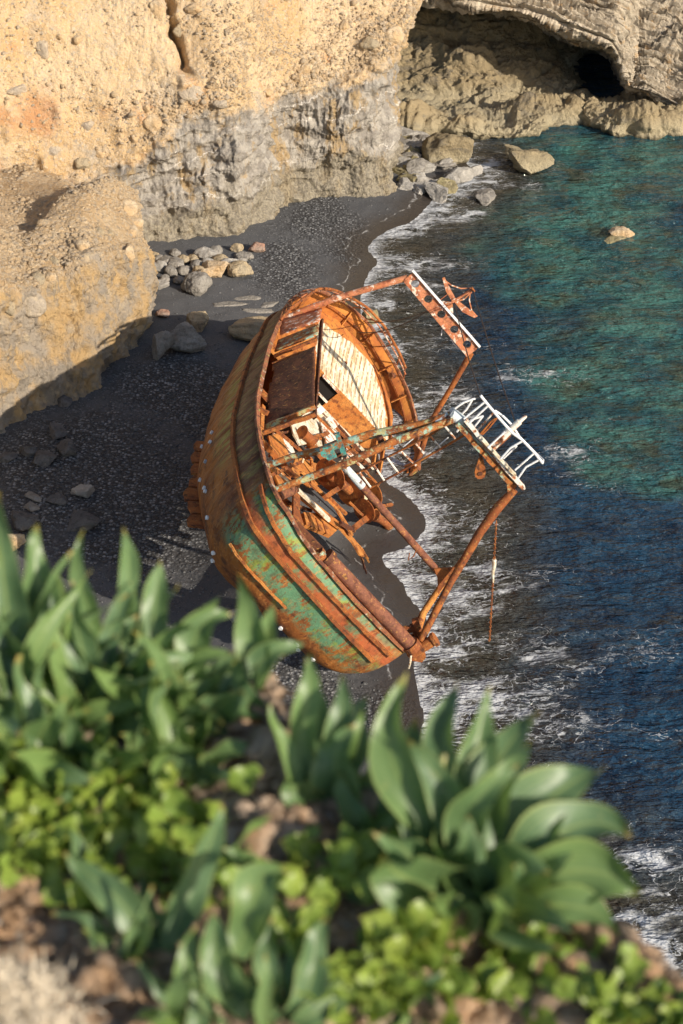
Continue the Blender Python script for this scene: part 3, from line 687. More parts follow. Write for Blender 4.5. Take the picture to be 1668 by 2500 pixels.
for i in range(40):
    q_ = random.Random(i+70); x, y = [(975+q_.uniform(0, 130), 345+q_.uniform(0, 120)), (960+q_.uniform(0, 60), 320+q_.uniform(0, 60))][i % 3 == 2]
    R(x, y, q_.uniform(34, 90), q_.uniform(20, 42), ['r_pale', 'r_grey', 'r_pale', 'r_olive'][i % 4], 740+i, 'broken whitish rock in the rubble between cliff and cave', .9, group='rubble in the cove', ang=.9, sink=.3, rot=i)
R(1512, 575, 62, 34, 'r_cream', 401, 'golden rock breaking the surface of the bay', .8, ang=.7, sink=.4)
R(1500, 582, 110, 30, 'r_olive', 402, 'dark weedy rock awash around the golden one', .8, ang=.6, sink=.8)

# stones sitting in the cliffs
def on_surf(G, px, py):
    P = G.reshape(-1, 3); d = P-cpos; zz = d@fwd; x = 834+FPX*(d@rt)/zz; y = 1250-FPX*(d@upv)/zz
    k = np.argmin((x-px)**2+(y-py)**2+(zz*.3)); return P[k]
def crock(G, px, py, wpx, hpx, mat, seed, label, group=None, ang=.5, rot=0, dp=.8):
    p = on_surf(G, px, py); s_ = FPX/np.linalg.norm(p-cpos); q = p-ray(px, py)*.0
    q = q+ray(px, py)/np.linalg.norm(ray(px, py))*.22*wpx/s_
    return rock((q[0], q[1], q[2]-hpx/s_*.5), (wpx/s_, wpx/s_*dp, hpx/s_), M[mat], seed, label, 'boulder' if wpx > 45 else 'stone', group, rot, ang, 0, name='embedded_stone')
for a in [(clP, 378, 300, 62, 42, 'r_cream', 1, 'largest cream boulder bulging from the orange cliff'), (clP, 357, 265, 26, 24, 'r_cream', 2, 'small white stone just above the largest cream boulder'),
          (clP, 468, 228, 60, 44, 'r_cgrey', 3, 'grey boulder lodged under the deep crack'), (clP, 538, 252, 40, 26, 'r_cgrey', 4, 'grey stone lodged right of the grey boulder under the crack'),
          (clP, 378, 22, 44, 48, 'r_cream', 5, 'pale block at the top of the deep crack'), (clP, 480, 20, 50, 28, 'r_cream', 6, 'pale block right of the crack at the top of the photo'), (clP, 438, 75, 34, 28, 'r_tan', 7, 'tan block halfway down the crack'),
          (clP, 102, 120, 40, 40, 'r_cgrey', 8, 'grey stone in the pocket of dark stones at upper left'), (clP, 40, 215, 54, 24, 'r_cgrey', 9, 'flat grey slab sticking out at the left of the orange cliff'),
          (clP, 190, 100, 28, 24, 'r_cream', 10, 'white stone at the right of the pocket of dark stones'), (clP, 142, 88, 22, 16, 'r_cream', 11, 'small white stone above the pocket of dark stones'),
          (clP, 745, 170, 44, 30, 'r_cream', 12, 'rounded cream boulder at upper right of the orange cliff'), (clP, 840, 65, 40, 34, 'r_cream', 13, 'cream block high at the right of the orange cliff'), (clP, 905, 105, 54, 34, 'r_tan', 14, 'tan block jutting beside the cliff corner'),
          (clP, 960, 90, 60, 40, 'r_cream', 15, 'large pale block overhanging the cliff corner'), (clP, 650, 222, 44, 24, 'r_cream', 16, 'cream stone on the contact above the grey rock'), (clP, 208, 305, 44, 26, 'r_cgrey', 17, 'grey slab on the slope left of the largest cream boulder'),
          (clP, 330, 340, 26, 26, 'r_cream', 18, 'cream stone below the largest cream boulder'), (clP, 245, 375, 30, 22, 'r_cream', 19, 'cream stone at the lower end of the orange cliff'), (clP, 128, 368, 40, 22, 'r_cgrey', 20, 'grey stone at the top of the talus'),
          (clP, 205, 395, 60, 34, 'r_tan', 21, 'broad tan block at the top of the talus'),
          (blP, 308, 512, 58, 40, 'r_cream', 22, 'big rounded boulder at the upper edge of the bluff'), (blP, 330, 545, 36, 26, 'r_cream', 23, 'cream stone below the big rounded boulder on the bluff'), (blP, 318, 565, 44, 26, 'r_cream', 24, 'tan stone on the bluff edge over the rock heap'),
          (blP, 77, 740, 84, 54, 'r_cgrey', 25, 'large dark oval boulder set in the bluff'), (blP, 24, 755, 30, 34, 'r_tan', 26, 'tan stone left of the dark oval boulder'), (blP, 314, 622, 40, 40, 'r_cream', 27, 'pale upright block at the bluff top near its corner'),
          (blP, 198, 604, 42, 30, 'r_cream', 28, 'whitish stone in the middle of the talus'), (blP, 240, 567, 30, 22, 'r_tan', 29, 'left stone of the pair high on the talus'), (blP, 264, 572, 34, 20, 'r_tan', 30, 'right stone of the pair high on the talus'),
          (blP, 132, 640, 34, 26, 'r_tan', 31, 'tan stone low on the talus above the bluff'), (blP, 20, 615, 26, 14, 'r_cream', 32, 'small cream stone at the left edge of the talus'), (blP, 90, 680, 54, 30, 'r_tan', 33, 'broad tan stone just above the dark oval boulder'), (blP, 122, 672, 32, 24, 'r_cream', 34, 'cream stone right of the broad tan one'), (blP, 148, 564, 20, 14, 'r_cream', 35, 'little cream stone in the upper talus')]:
    G, x, y, a_, b_, m, sd_, lab = a
    crock(G, x, y, a_*1.1, b_*1.1, m, 500+sd_, lab, rot=sd_*1.1)

# loose gravel, uncountable
def scatter(name, pts, sizes, mat, seed, label, cat, flat=.6):
    V, Fc = ico(1); rr = np.random.default_rng(seed); n = len(pts); m = len(V)
    J = 1+rr.uniform(-.3, .3, (n, m, 1)); sc = np.stack([rr.uniform(.7, 1.3, n), rr.uniform(.7, 1.3, n), rr.uniform(.5, 1, n)*flat], -1)
    P = V[None]*J*sc[:, None]*np.asarray(sizes)[:, None, None]
    a = rr.uniform(0, 6.28, n); c, s_ = np.cos(a)[:, None], np.sin(a)[:, None]; x = P[..., 0]*c-P[..., 1]*s_; y = P[..., 0]*s_+P[..., 1]*c
    P[..., 0] = x; P[..., 1] = y; P += np.asarray(pts)[:, None]
    Fa = (Fc[None]+(np.arange(n)*m)[:, None, None]).reshape(-1, 3)
    o = mesh_obj(name, P.reshape(-1, 3), Fa, mat, smooth=False); return tag(o, label, cat, kind='stuff')
rg = np.random.default_rng(5)
sel = rg.integers(0, clP.shape[0]*clP.shape[1], 60000); pp = clP.reshape(-1, 3)[sel]; bb = clB.ravel()[sel]
nn = fbm(pp, .8, 3, seed=90)
m_ = (bb > 1.03) & (bb < 2.0) & (nn+rg.uniform(-.5, .5, len(nn)) > .12); pp = pp[m_][:14000]
scatter('gravel', pp, rg.gamma(1.6, .017, len(pp))+.010, M['p_gravel'], 1, 'small ochre and grey stones stuck all over the orange cliff', 'gravel', .9)
sel = rg.integers(0, blP.shape[0]*blP.shape[1], 50000); pp = blP.reshape(-1, 3)[sel]; bb = blB.ravel()[sel]
m_ = (bb > .98) & (bb < 2.0) & (fbm(pp, .8, 3, seed=91)+rg.uniform(-.6, .6, len(bb)) > .1); pp = pp[m_][:7000]
scatter('talus_gravel', pp, rg.gamma(2, .016, len(pp))+.012, M['p_gravel'], 2, 'loose ochre gravel lying on the talus slope and bluff top', 'gravel', .9)
n = 60000; xx = rg.uniform(-13, 3.5, n); yy = rg.uniform(24, 61, n); sdv = sea_dist(xx, yy); zz = beach_z(xx, yy, sdv)
shv = np.zeros(n)
for b in [(780, 520, 1.3, 3), (700, 640, 1.2, 3), (850, 560, .9, 2.5), (200, 1150, 3.2, 4), (380, 1250, 2.2, 4), (420, 950, 2.5, 2.5), (900, 1720, 1.2, 1.2), (700, 1650, 1.5, 1.2), (560, 1000, 2, 3)]:
    shv = np.maximum(shv, blob(xx, yy, *b))
m_ = (sdv > .9) & (shv+rg.uniform(-.9, .45, n) > .33)
scatter('pebbles', np.stack([xx, yy, zz+.005], -1)[m_], rg.gamma(1.7, .008, m_.sum())+.008, M['p_pebble'], 3, 'pale pebbles strewn over the black sand', 'pebbles')

# ------------------------------------------------------------------ the wreck (modelled in its own frame: t, l, u)
def Z1(x, y): return (440+x/2.6133, 640+y/2.6133)
def Z2(x, y): return (440+x/2.3758, 1120+y/2.3758)
def Z3(x, y): return (840+x/2.9037, 620+y/2.9037)
def Z4(x, y): return (900+x/2.0417, 1000+y/2.0417)
m4 = Matrix([[*BM[0], BO[0]], [*BM[1], BO[1]], [*BM[2], BO[2]], [0, 0, 0, 1]])
boat = empty('shipwreck', mtx=m4)
tag(boat, 'rusted fishing boat wreck heeled over on the black beach, its deck facing the sea', 'shipwreck')

rimR = [(2.25, -9.78, -.3), (2.5, -9.3, -.2), (2.75, -8.5, 0), (2.98, -7, 0), (3.1, -5, 0), (3.1, -2, 0), (3.08, .6, .03), (3.11, 1.73, .1), (2.91, 3.46, .24), (2.5, 4.56, .35), (1.95, 5.27, .42),
        (1.45, 5.66, .46), (.94, 5.95, .5), (.45, 6.05, .51), (-.11, 5.84, .5), (-.6, 5.55, .48), (-1.1, 5.18, .43), (-1.55, 4.66, .37), (-2.04, 3.63, .26), (-2.4, 2.4, .15), (-2.57, 1.31, .07), (-2.62, .65, .03),
        (-2.74, -.27, 0), (-2.95, -2.14, 0), (-3.08, -4.05, 0), (-3.16, -5.76, 0), (-3.08, -7.15, 0), (-2.86, -8.29, 0), (-2.56, -9.17, 0), (-2.3, -9.6, 0), (-1.95, -9.82, 0), (-1.3, -9.9, -.14), (0, -9.94, -.24), (1.2, -9.92, -.28)]
NR = 300
_rc = np.array(rimR+[rimR[0]], float); _d = np.concatenate([[0], np.cumsum(np.linalg.norm(np.diff(_rc, axis=0), axis=1))])
_dn = cat1(_rc, 1200); _dd = np.concatenate([[0], np.cumsum(np.linalg.norm(np.diff(_dn, axis=0), axis=1))])
RIM = np.stack([np.interp(np.linspace(0, _dd[-1], NR+1)[:-1], _dd, _dn[:, k]) for k in range(3)], -1)
def keel(Q):
    l = Q[..., 1]; kl = np.clip(l*.92, -9.2, 4.5)
    d = np.interp(l, [-9.9, -9, -6, -2, 3, 5, 6.1], [2.15, 2.6, 3.0, 3.1, 3.05, 2.9, 2.8])
    kt = np.clip(l, 0, 6)*.1
    n = np.interp(l, [-9.9, -6, 0, 3, 5, 6.1], [3.2, 3.2, 3.2, 2.8, 2.4, 2.2])
    return kt, kl, d, n
def hullpt(Q, th):
    kt, kl, d, n = keel(Q); c = np.cos(th)**(2/n); s_ = np.sin(th)**(2/n)
    return np.stack([kt+(Q[..., 0]-kt)*c, kl+(Q[..., 1]-kl)*c, Q[..., 2]-(Q[..., 2]+d)*s_], -1)
def hull_at(Q, u):
    kt, kl, d, n = keel(Q); s_ = np.clip((Q[..., 2]-u)/(Q[..., 2]+d), 0, 1); th = np.arcsin(s_**(n/2)); return hullpt(Q, th)
NTH = 40
ths = (np.linspace(0, 1, NTH)**.8)*math.pi/2*.999
HV = np.stack([hullpt(RIM, np.full(NR, t_)) for t_ in ths], 0)      # rows x rim
flat = HV.reshape(-1, 3)
cen = np.array([.1, -2, -.8]); outw = flat-np.stack([np.full(len(flat), .1), np.clip(flat[:, 1], -7, 3), np.full(len(flat), -.8)], -1); outw /= np.linalg.norm(outw, axis=1, keepdims=True)
dent = fbm(flat, .5, 4, seed=400)*.09+np.abs(fbm(flat, 1.3, 3, seed=401, stretch=(1, 1, .4)))*-.05
fade = sstep(np.repeat(np.arange(NTH), NR), 0, 4)
flat = flat+outw*(dent*fade)[:, None]
Fh = grid_faces(NR, NTH, True)
fc = flat[Fh].mean(1); jag = fbm(fc, 1.1, 4, .6, seed=410)*.9
side_gone = (fc[:, 0] > .2) & (fc[:, 1] > -8.9+jag*.4) & (fc[:, 1] < .55+jag*.35)
bot_gone = (fc[:, 0] > -.7+jag*.5) & (fc[:, 1] > -8.9+jag*.4) & (fc[:, 1] < -.8+jag) & (fc[:, 2] < -1.0)
Fh = Fh[~(side_gone | bot_gone)][:, ::-1]
hull = mesh_obj('hull', flat, Fh, M['hull'], boat); hull.data.materials.append(None)
def inner_mat():
    s = NT('inner_shell'); x, y, z = s.xyz()
    c = s.mix(s.ramp(s.noise(1.6, 6), .4, .6), (.50, .19, .04), (.36, .115, .03))
    c = s.mix(s.ramp(s.noise(4, 6, .7), .52, .66, 0, .9), c, (.15, .055, .025))
    c = s.mix(s.mul(s.ramp(s.noise(2.2, 7, .7, loc=(4, 2, 2)), .5, .56), s.ramp(y, .5, -.5)), c, (.62, .50, .33))
    return s.done(c, .85, s.bump(s.noise(12, 6, .7), .5, .04))
M['inner'] = inner_mat(); hull.data.materials[1] = M['inner']
md = hull.modifiers.new('shell', 'SOLIDIFY'); md.thickness = .05; md.offset = -1; md.material_offset = 1; md.use_rim = True

def ring(sel, u, off=0.):
    Q = RIM[sel]; P = hull_at(Q, u if np.ndim(u) else np.full(len(Q), u)); kt, kl, d, n = keel(Q)
    o = np.stack([Q[:, 0]-kt, Q[:, 1]-kl, np.zeros(len(Q))], -1)
    tr = (Q[:, 1] < -9.7)[:, None]; o = np.where(tr, [0, -1, 0], o*[1, .35, 1]); o /= np.linalg.norm(o, axis=1, keepdims=True)
    return P+o*off
ia = lambda t, l: int(np.argmin((RIM[:, 0]-t)**2+(RIM[:, 1]-l)**2))
iBowL = ia(-1.1, 5.18); iEnd = NR; iMidR = ia(3.08, .6); iTip = ia(.45, 6.05)
port = list(range(iBowL, NR, 2))
def strip_rail(name, pts, wd, hg, mat, nrm=(0, 0, 1)):
    m = MB(); P = np.asarray(pts); V = []; n = len(P)
    for i in range(n):
        d = P[min(i+1, n-1)]-P[max(i-1, 0)]; d /= np.linalg.norm(d); o = np.cross(d, nrm); o /= np.linalg.norm(o)+1e-9; k = np.cross(o, d)
        j = .005*math.sin(i*2.3)+.004*math.sin(i*5.1)
        for a, b in ((-1, -1), (1, -1), (1, 1), (-1, 1)): V.append(P[i]+o*wd/2*a+k*(hg/2*b+j))
    Fc = [(i*4+k, i*4+(k+1) % 4, i*4+4+(k+1) % 4, i*4+4+k) for i in range(n-1) for k in range(4)]+[(3, 2, 1, 0), (n*4-4, n*4-3, n*4-2, n*4-1)]
    m.add(V, Fc); return m.build(name, mat, boat)
strip_rail('rubbing_strake', ring(port, np.interp(port, [iBowL, ia(-2.9, -8.2), NR], [-.62, -.70, -.95]), .03), .10, .085, M['rust'])
st2 = list(range(ia(-2.56, -9.17), NR)); strip_rail('stern_strake', ring(st2, np.interp(st2, [st2[0], ia(-1.3, -9.9), NR], [-.2, -.50, -.58]), .03), .09, .075, M['rust'])
strip_rail('sheer_rail', RIM[list(range(iMidR, NR, 2))+[0]]+[0, 0, .03], .12, .06, M['rim'])
st3 = list(range(ia(-2.3, -9.6), ia(-.2, -9.92))); strip_rail('lower_knuckle', ring(st3, -1.5, .02), .05, .05, M['rust_bright'])
# bulwark stringer inside starboard bow, waterway band and deck edge
sb = list(range(iMidR, iBowL, 2))
strip_rail('bulwark_stringer', ring(sb, RIM[sb][:, 2]-.28, -.07), .10, .05, M['rust'])
for i in range(iMidR+3, iBowL, 9):
    Q = RIM[i]; a = ring([i], Q[2]-.03, -.08)[0]; b = ring([i], Q[2]-.5, -.2)[0]
    MB().bar(a, b, .03, .10, side=(0, 1, 0)).build('bulwark_bracket', M['rust_bright'], boat)
# port bilge keel, torn
iB = [i for i in range(NR) if RIM[i, 0] < -2.3 and -8.4 < RIM[i, 1] < -2.2]
for k in range(0, len(iB)-6, 6):
    seg = iB[k:k+6]; A = [hullpt(RIM[j:j+1], np.array([.98]))[0] for j in seg]; j_ = random.Random(k)
    dn = np.array([-.72, 0, -.69]); h1, h2 = j_.uniform(.18, .38), j_.uniform(.15, .38)
    MB().plate([A[0]-dn*.05, A[-1]-dn*.05, A[-1]+dn*h2+[0, j_.uniform(-.1, .05), 0], (A[2]+A[3])/2+dn*(h1+h2)*.6, A[0]+dn*h1], .06).build('bilge_keel', M['rust'], boat)
MB().tube([(.05, 4.3, -3.0), (.05, 0, -3.2), (.05, -7, -2.9), (.0, -9.0, -2.3)], .1).build('keel', M['rust'], boat)

# foredeck: follows the rim, planked
def deck_u(l): return np.interp(l, [-9, 1.9, 3, 5.6, 6.2], [-.42, -.42, -.37, -.02, .1])
nl, ntt = 60, 50; V = []; E_ = []
lv = np.linspace(1.95, 5.75, nl)
tL = np.interp(lv, [1.9, 2.4, 3.6, 4.66, 5.2, 5.75], [-2.35, -2.25, -1.9, -1.4, -.95, -.35]); tR = np.interp(lv, [1.9, 3.4, 4.5, 5.2, 5.6, 5.75], [2.86, 2.72, 2.32, 1.8, 1.3, 1.1])
for i in range(nl):
    for j in range(ntt):
        t = tL[i]+(tR[i]-tL[i])*j/(ntt-1); V.append((t, lv[i], deck_u(lv[i])+.04*math.sin(t*1.4)))
        d_r = tR[i]-t; d_l = t+.75+.1*(lv[i]-2); E_.append(min(d_r-.18-.02*(lv[i]-2), d_l*1.3, (5.25-.15*(t-1)**2)-lv[i]+.2)*1.0+.25)
fd = mesh_obj('foredeck', V, grid_faces(ntt, nl), M['deck'], boat, attrs={'edge': np.clip(E_, 0, 1)})
fd.modifiers.new('thick', 'SOLIDIFY').thickness = .05
wp_ = [(tR[i]-.33-.02*i/nl, lv[i], deck_u(lv[i])+.045) for i in range(0, nl-6, 3)]
strip_rail('deck_margin', wp_, .05, .05, M['rust'])
# deck break bulkhead with the black opening
def bpl(px, py, l): return BL(px, py, l)
bl_ = 1.95; hx0, hx1, hz0, hz1 = -.33, .36, -.92, -.48
mb = MB()
def wallq(t0, t1, u0, u1, th=.04): mb.add([(t0, bl_-th/2, u0), (t1, bl_-th/2, u0), (t1, bl_-th/2, u1), (t0, bl_-th/2, u1), (t0, bl_+th/2, u0), (t1, bl_+th/2, u0), (t1, bl_+th/2, u1), (t0, bl_+th/2, u1)],
                              [(0, 1, 2, 3), (7, 6, 5, 4), (0, 4, 5, 1), (1, 5, 6, 2), (2, 6, 7, 3), (3, 7, 4, 0)])
wallq(-2.3, hx0, -1.12, -.42); wallq(hx1, 2.75, -1.12, -.42); wallq(hx0, hx1, hz1, -.44); wallq(hx0, hx1, -.95, hz0)
bh = mb.build('bulkhead', M['rust_bright'], boat)
fr_ = MB()
for a, b in (((hx0, hz0), (hx1, hz0)), ((hx1, hz0), (hx1, hz1)), ((hx1, hz1), (hx0, hz1)), ((hx0, hz1), (hx0, hz0))): fr_.bar((a[0], bl_-.05, a[1]), (b[0], bl_-.05, b[1]), .05, .06)
fr_.build('hatch_frame', M['white_flaked'], bh)
MB().add([(x, y, z) for x in (hx0-.1, hx1+.1) for y in (bl_+.04, bl_+1.2) for z in (-1.15, -.56)], [(0, 1, 3, 2), (4, 6, 7, 5), (0, 4, 5, 1), (2, 3, 7, 6), (1, 5, 7, 3)]).build('painted_dark_box', M['black'], bh)  # near-black box, painted as the darkness seen through the opening
# white main-deck remnant below the break
def upoly(pts, u, Z=Z1): return [BU(*Z(x, y), u) for x, y in pts]
MB().plate(upoly([(915, 850), (1252, 1195), (1300, 1300), (1270, 1395), (1190, 1300), (1130, 1180), (1010, 1090), (960, 1140), (900, 1180), (800, 1130), (745, 1010), (800, 960)], -1.22), .05, (0, 0, 1)).build('deck_remnant', M['bone'], boat)
for a, b, wd, m, u in [((925, 850), (1255, 1190), .34, 'rust_bright', -1.0), ((880, 905), (1225, 1260), .09, 'bone', -1.08), ((850, 960), (1180, 1290), .05, 'rust', -1.05), ((1010, 1040), (1150, 1210), .10, 'rust_dark', -1.08), ((1180, 1240), (1300, 1390), .13, 'bone', -1.0),
                       ((1060, 1200), (1200, 1350), .06, 'white_flaked', -1.0), ((940, 1000), (1120, 1190), .05, 'rust', -1.1), ((760, 990), (900, 1130), .05, 'rust', -1.12), ((600, 1060), (800, 1230), .07, 'rust', -.95), ((1100, 1190), (1240, 1330), .05, 'rust', -1.02)]:
    if wd > .3: continue
    MB().bar(BU(*Z1(*a), u), BU(*Z1(*b), u), wd, .07, seg=4, jit=.008, seed=int(a[0])).build('deck_beam', M[m], boat)

# leaning shelter side: bare plating between the port rail and a longitudinal edge
def wall_pts(A, B, uA=.02):
    a = BU(*A, uA); return a, BL(*B, a[1])
TL, TR_ = wall_pts(Z1(590, 655), Z1(860, 542)); BL_, BR_ = wall_pts(Z1(538, 1045), Z1(856, 942))
def patch(name, p00, p10, p11, p01, mat, n=14, m=14, amp=.05, th=.035, ragged=0., seed=1):
    V = []
    for i in range(n+1):
        for j in range(m+1):
            a, b = i/n, j/m; p = (p00*(1-a)+p10*a)*(1-b)+(p01*(1-a)+p11*a)*b; V.append(p)
    V = np.array(V); nr = np.cross(p10-p00, p01-p00); nr /= np.linalg.norm(nr); V = V+nr*(fbm(V, 1.2, 4, seed=seed)*amp)[:, None]
    Fc = grid_faces(m+1, n+1)
    if ragged:
        c = V[Fc].mean(1); ii = np.arange(len(Fc)); e = np.minimum.reduce([ii//m, n-1-ii//m, ii % m, m-1-ii % m]); Fc = Fc[~((e < 1) & (vnoise(c*2.3, seed) > .45-ragged))]
    o = mesh_obj(name, V, Fc, mat, boat); s = o.modifiers.new('t', 'SOLIDIFY'); s.thickness = th; return o
patch('side_plating', TL, TR_, BR_, BL_, M['rust_dark'], 18, 18, .09, .03, .12, 7)
a1, b1 = wall_pts(Z1(604, 575), Z1(880, 468)); a2, b2 = wall_pts(Z1(628, 505), Z1(886, 402)); patch('side_strip', a1, b1, b2, a2, M['patina'], 8, 5, .03, .04, 0, 3)
a1, b1 = wall_pts(Z1(640, 470), Z1(892, 375)); a2, b2 = wall_pts(Z1(640, 375), Z1(905, 300)); patch('bow_plating', a1, b1, b2, a2, M['pink'], 8, 5, .03, .04, 0, 4)
MB().bar(BL(*Z1(903, 368), .3)+0, BL(*Z1(856, 995), -6.2), .05, .10, seg=12, jit=.008).build('shelter_edge', M['rust_dark'], boat)
for k, (A, B, mt, r_) in enumerate([((540, 1050), (860, 925), 'patina', .05), ((528, 1092), (858, 970), 'rust', .05), ((600, 600), (870, 492), 'rust', .04), ((590, 650), (862, 548), 'rust', .035), ((500, 935), (560, 965), 'rust', .05)]):
    a, b = wall_pts(Z1(*A), Z1(*B)); MB().bar(a, b, r_*1.7, r_*2, seg=5, jit=.012, seed=k).build('side_beam', M[mt], boat)
# orange waterway between shelter edge and planking
patch('port_waterway', BU(*Z1(915, 300), -.1), BU(*Z1(1080, 560), -.3), BU(*Z1(1000, 470), -.2), BU(*Z1(930, 260), 0), M['rust_bright'], 6, 6, .02)
MB().tube([BU(*Z1(1045, 652), -.3), BU(*Z1(1132, 600), -.3)], .085, 12).build('mooring_post', M['rust'], boat)
MB().tube([BU(*Z1(1348, 720), .32)-[0, 0, .03], BU(*Z1(1356, 722), .32)+[.03, 0, .03]], .085, 14).build('fairlead', M['rust_dark'], boat)

# bow rail
rt_ = [(640, 370, .25), (700, 300, .55), (800, 225, .85), (880, 172, .95), (960, 172, 1.0), (1030, 195, 1.0), (1100, 232, 1.0), (1200, 295, 1.0), (1300, 405, 1.0), (1350, 490, .97), (1400, 580, .92), (1440, 678, .8)]
top = cat1([BU(*Z1(x, y), u) for x, y, u in rt_], 60)
def near_rim(p): return RIM[np.argmin(((RIM-p-[0, 0, -.5])**2).sum(1))]
ip = np.linspace(0, 1, 60)
s0_, s1_ = ia(-2.55, 1.3), ia(2.3, 4.9)
low = np.array([RIM[int(round(s0_+(s1_-s0_)*q))]+[0, 0, .08] for q in ip])
mid = top*.55+low*.45
rl = empty('bow_rail'); rl.parent = boat
MB().tube(top, .04).build('top_rail', M['rust'], rl); MB().tube(mid[10:], .022).build('middle_rail', M['pink'], rl)
for k in range(2, 60, 4):
    MB().tube([low[k], mid[k]+[0, .02, .01], top[k]], .020, 6).build('stanchion', M['white_flaked' if 10 < k < 36 else 'rust'], rl)
mb = MB()
for k in range(12, 56, 2):
    a, b = (mid, top) if k % 4 else (top, mid); mb.tube([a[k], (a[k]+b[k+2])/2+[.03*math.sin(k), 0, .03], b[k+2]], .015, 5)
mb.build('lattice', M['white_flaked'], rl)

# gantries
def tubeL(name, pts, r, mat, parent, l, n=12):
    """tube through picture points lying on a transverse plane l (or a list of l)"""
    ls = l if isinstance(l, (list, tuple)) else [l]*len(pts)
    return MB().tube([BL(*p, q) for p, q in zip(pts, ls)], r, n).build(name, M[mat], parent, smooth=True)
g1 = empty('bow_gantry'); g1.parent = boat
tubeL('left_leg', [(683, 784), (760, 750), (840, 722), (995, 678)], .085, 'pink', g1, .7)
tubeL('right_leg', [(1150, 862), (1100, 950), (1050, 1032), (1016, 1140)], [.085, .075, .075, .085], 'rust', g1, .7)
def holed_beam(name, p0, p1, w0, th, holes, mat, parent):
    p0 = np.asarray(p0); p1 = np.asarray(p1); L = np.linalg.norm(p1-p0); e = (p1-p0)/L; nrm = np.array([0, 1., 0]); f = np.cross(nrm, e); N = 24; nh = len(holes); cell = L/nh
    V = []; Fc = []
    for k, hr in enumerate(holes):
        cx = (k+.5)*cell; b0 = len(V); hw = cell/2; hh = w0/2
        for sgn in (1, -1):
            for q in range(N):
                a = 2*math.pi*(q+.5)/N; c, s_ = math.cos(a), math.sin(a); m_ = min(hw/abs(c) if abs(c) > 1e-6 else 9, hh/abs(s_) if abs(s_) > 1e-6 else 9)
                V.append(p0+e*(cx+c*m_)+f*(s_*m_)+nrm*sgn*th/2); V.append(p0+e*(cx+c*hr)+f*(s_*hr)+nrm*sgn*th/2)
        for q in range(N):
            r_ = (q+1) % N; o = b0; o2 = b0+2*N
            Fc += [(o+2*q, o+2*r_, o+2*r_+1, o+2*q+1), (o2+2*q, o2+2*q+1, o2+2*r_+1, o2+2*r_), (o+2*q+1, o+2*r_+1, o2+2*r_+1, o2+2*q+1), (o+2*q, o2+2*q, o2+2*r_, o+2*r_)]
    m = MB(); m.add(V, Fc); return m.build(name, mat, parent)
pa, pb = (BL(1005, 661, .62)+BL(990, 686, .62))/2, (BL(1169, 850, .62)+BL(1143, 866, .62))/2
bm_ = holed_beam('holed_crossbeam', pa, pb, .36, .05, [.11]*5, M['pink'], g1)
MB().bar(BL(1007, 659, .55), BL(1172, 847, .55), .055, .06, side=(0, 1, 0), seg=6, jit=.004).build('upper_flange', M['white_rail'], g1)
MB().bar(BL(990, 686, .6), BL(1143, 868, .6), .09, .05, side=(0, 1, 0), seg=6, jit=.004).build('lower_flange', M['pink'], g1)
z3l = lambda x, y, l=.7: BL(*Z3(x, y), l)
MB().tube([z3l(700, 385), z3l(780, 335), z3l(915, 248)], .04, 8).tube([z3l(780, 345), z3l(850, 320), z3l(905, 268)], .025, 6).build('mast_stub', M['pink'], g1)
MB().plate([z3l(697, 170), z3l(712, 163), z3l(762, 262), z3l(800, 330), z3l(772, 345), z3l(722, 262)], .05, (0, 1, 0)).build('antenna_arm', M['pink'], g1)
MB().plate([z3l(782, 338), z3l(806, 330), z3l(880, 385), z3l(948, 440), z3l(925, 452), z3l(840, 410)], .05, (0, 1, 0)).build('antenna_arm', M['pink'], g1)
MB().plate([z3l(668, 348), z3l(700, 335), z3l(760, 342), z3l(740, 372), z3l(690, 385)], .08, (0, 1, 0)).plate([z3l(690, 385), z3l(770, 350), z3l(775, 420), z3l(745, 400), z3l(720, 420)], .04, (0, 1, 0)).build('mast_foot', M['white_flaked'], g1)
MB().tube([z3l(712, 185), z3l(760, 222), z3l(830, 245), z3l(910, 243)], .018, 6).tube([z3l(895, 262), z3l(888, 330), z3l(905, 400), z3l(940, 440)], .018, 6).tube([z3l(672, 335), z3l(735, 285)], .012, 5).build('stay_rod', M['pink'], g1)
MB().tube([z3l(905, 236, .6), z3l(925, 268, .6)], .03, 8).build('stay_ring', M['rust'], g1)

g2 = empty('main_gantry'); g2.parent = boat
lg = -8.9
tubeL('left_leg', [(652, 1137), (716, 1114), (784, 1099), (900, 1062), (1037, 1036), (1100, 1014)], [.075, .075, .08, .095, .1, .09], 'patina', g2, [-8.55, -8.6, -8.65, -8.7, -8.75, -8.8])
tubeL('left_leg', [(668, 1197), (756, 1165), (842, 1133), (960, 1078), (1040, 1050), (1106, 1024)], [.075, .08, .085, .09, .085, .08], 'patina', g2, [-9.3, -9.25, -9.2, -9.1, -9, -8.9])
tubeL('right_leg', [(1257, 1195), (1215, 1240), (1174, 1297), (1101, 1421), (1060, 1500), (1028, 1563)], [.085, .11, .10, .08, .08, .085], 'rust', g2, [-8.9, -8.95, -9, -9.2, -9.4, -9.55])
tubeL('right_brace', [(1174, 1297), (1155, 1333), (1115, 1387), (1075, 1434), (1034, 1496), (1018, 1540)], [.06, .065, .07, .07, .08, .10], 'rust_bright', g2, [-8.85, -8.8, -8.7, -8.6, -8.7, -9])
tubeL('cross_tie', [(836, 1134), (900, 1206), (970, 1283), (1040, 1362), (1084, 1412)], [.07, .085, .085, .085, .08], 'rust_tube', g2, [-9.1, -9, -8.9, -8.8, -8.8])
tubeL('cross_tie_end', [(836, 1134), (858, 1158), (885, 1188)], .089, 'pale_blue', g2, [-9.1, -9.06, -9.02])
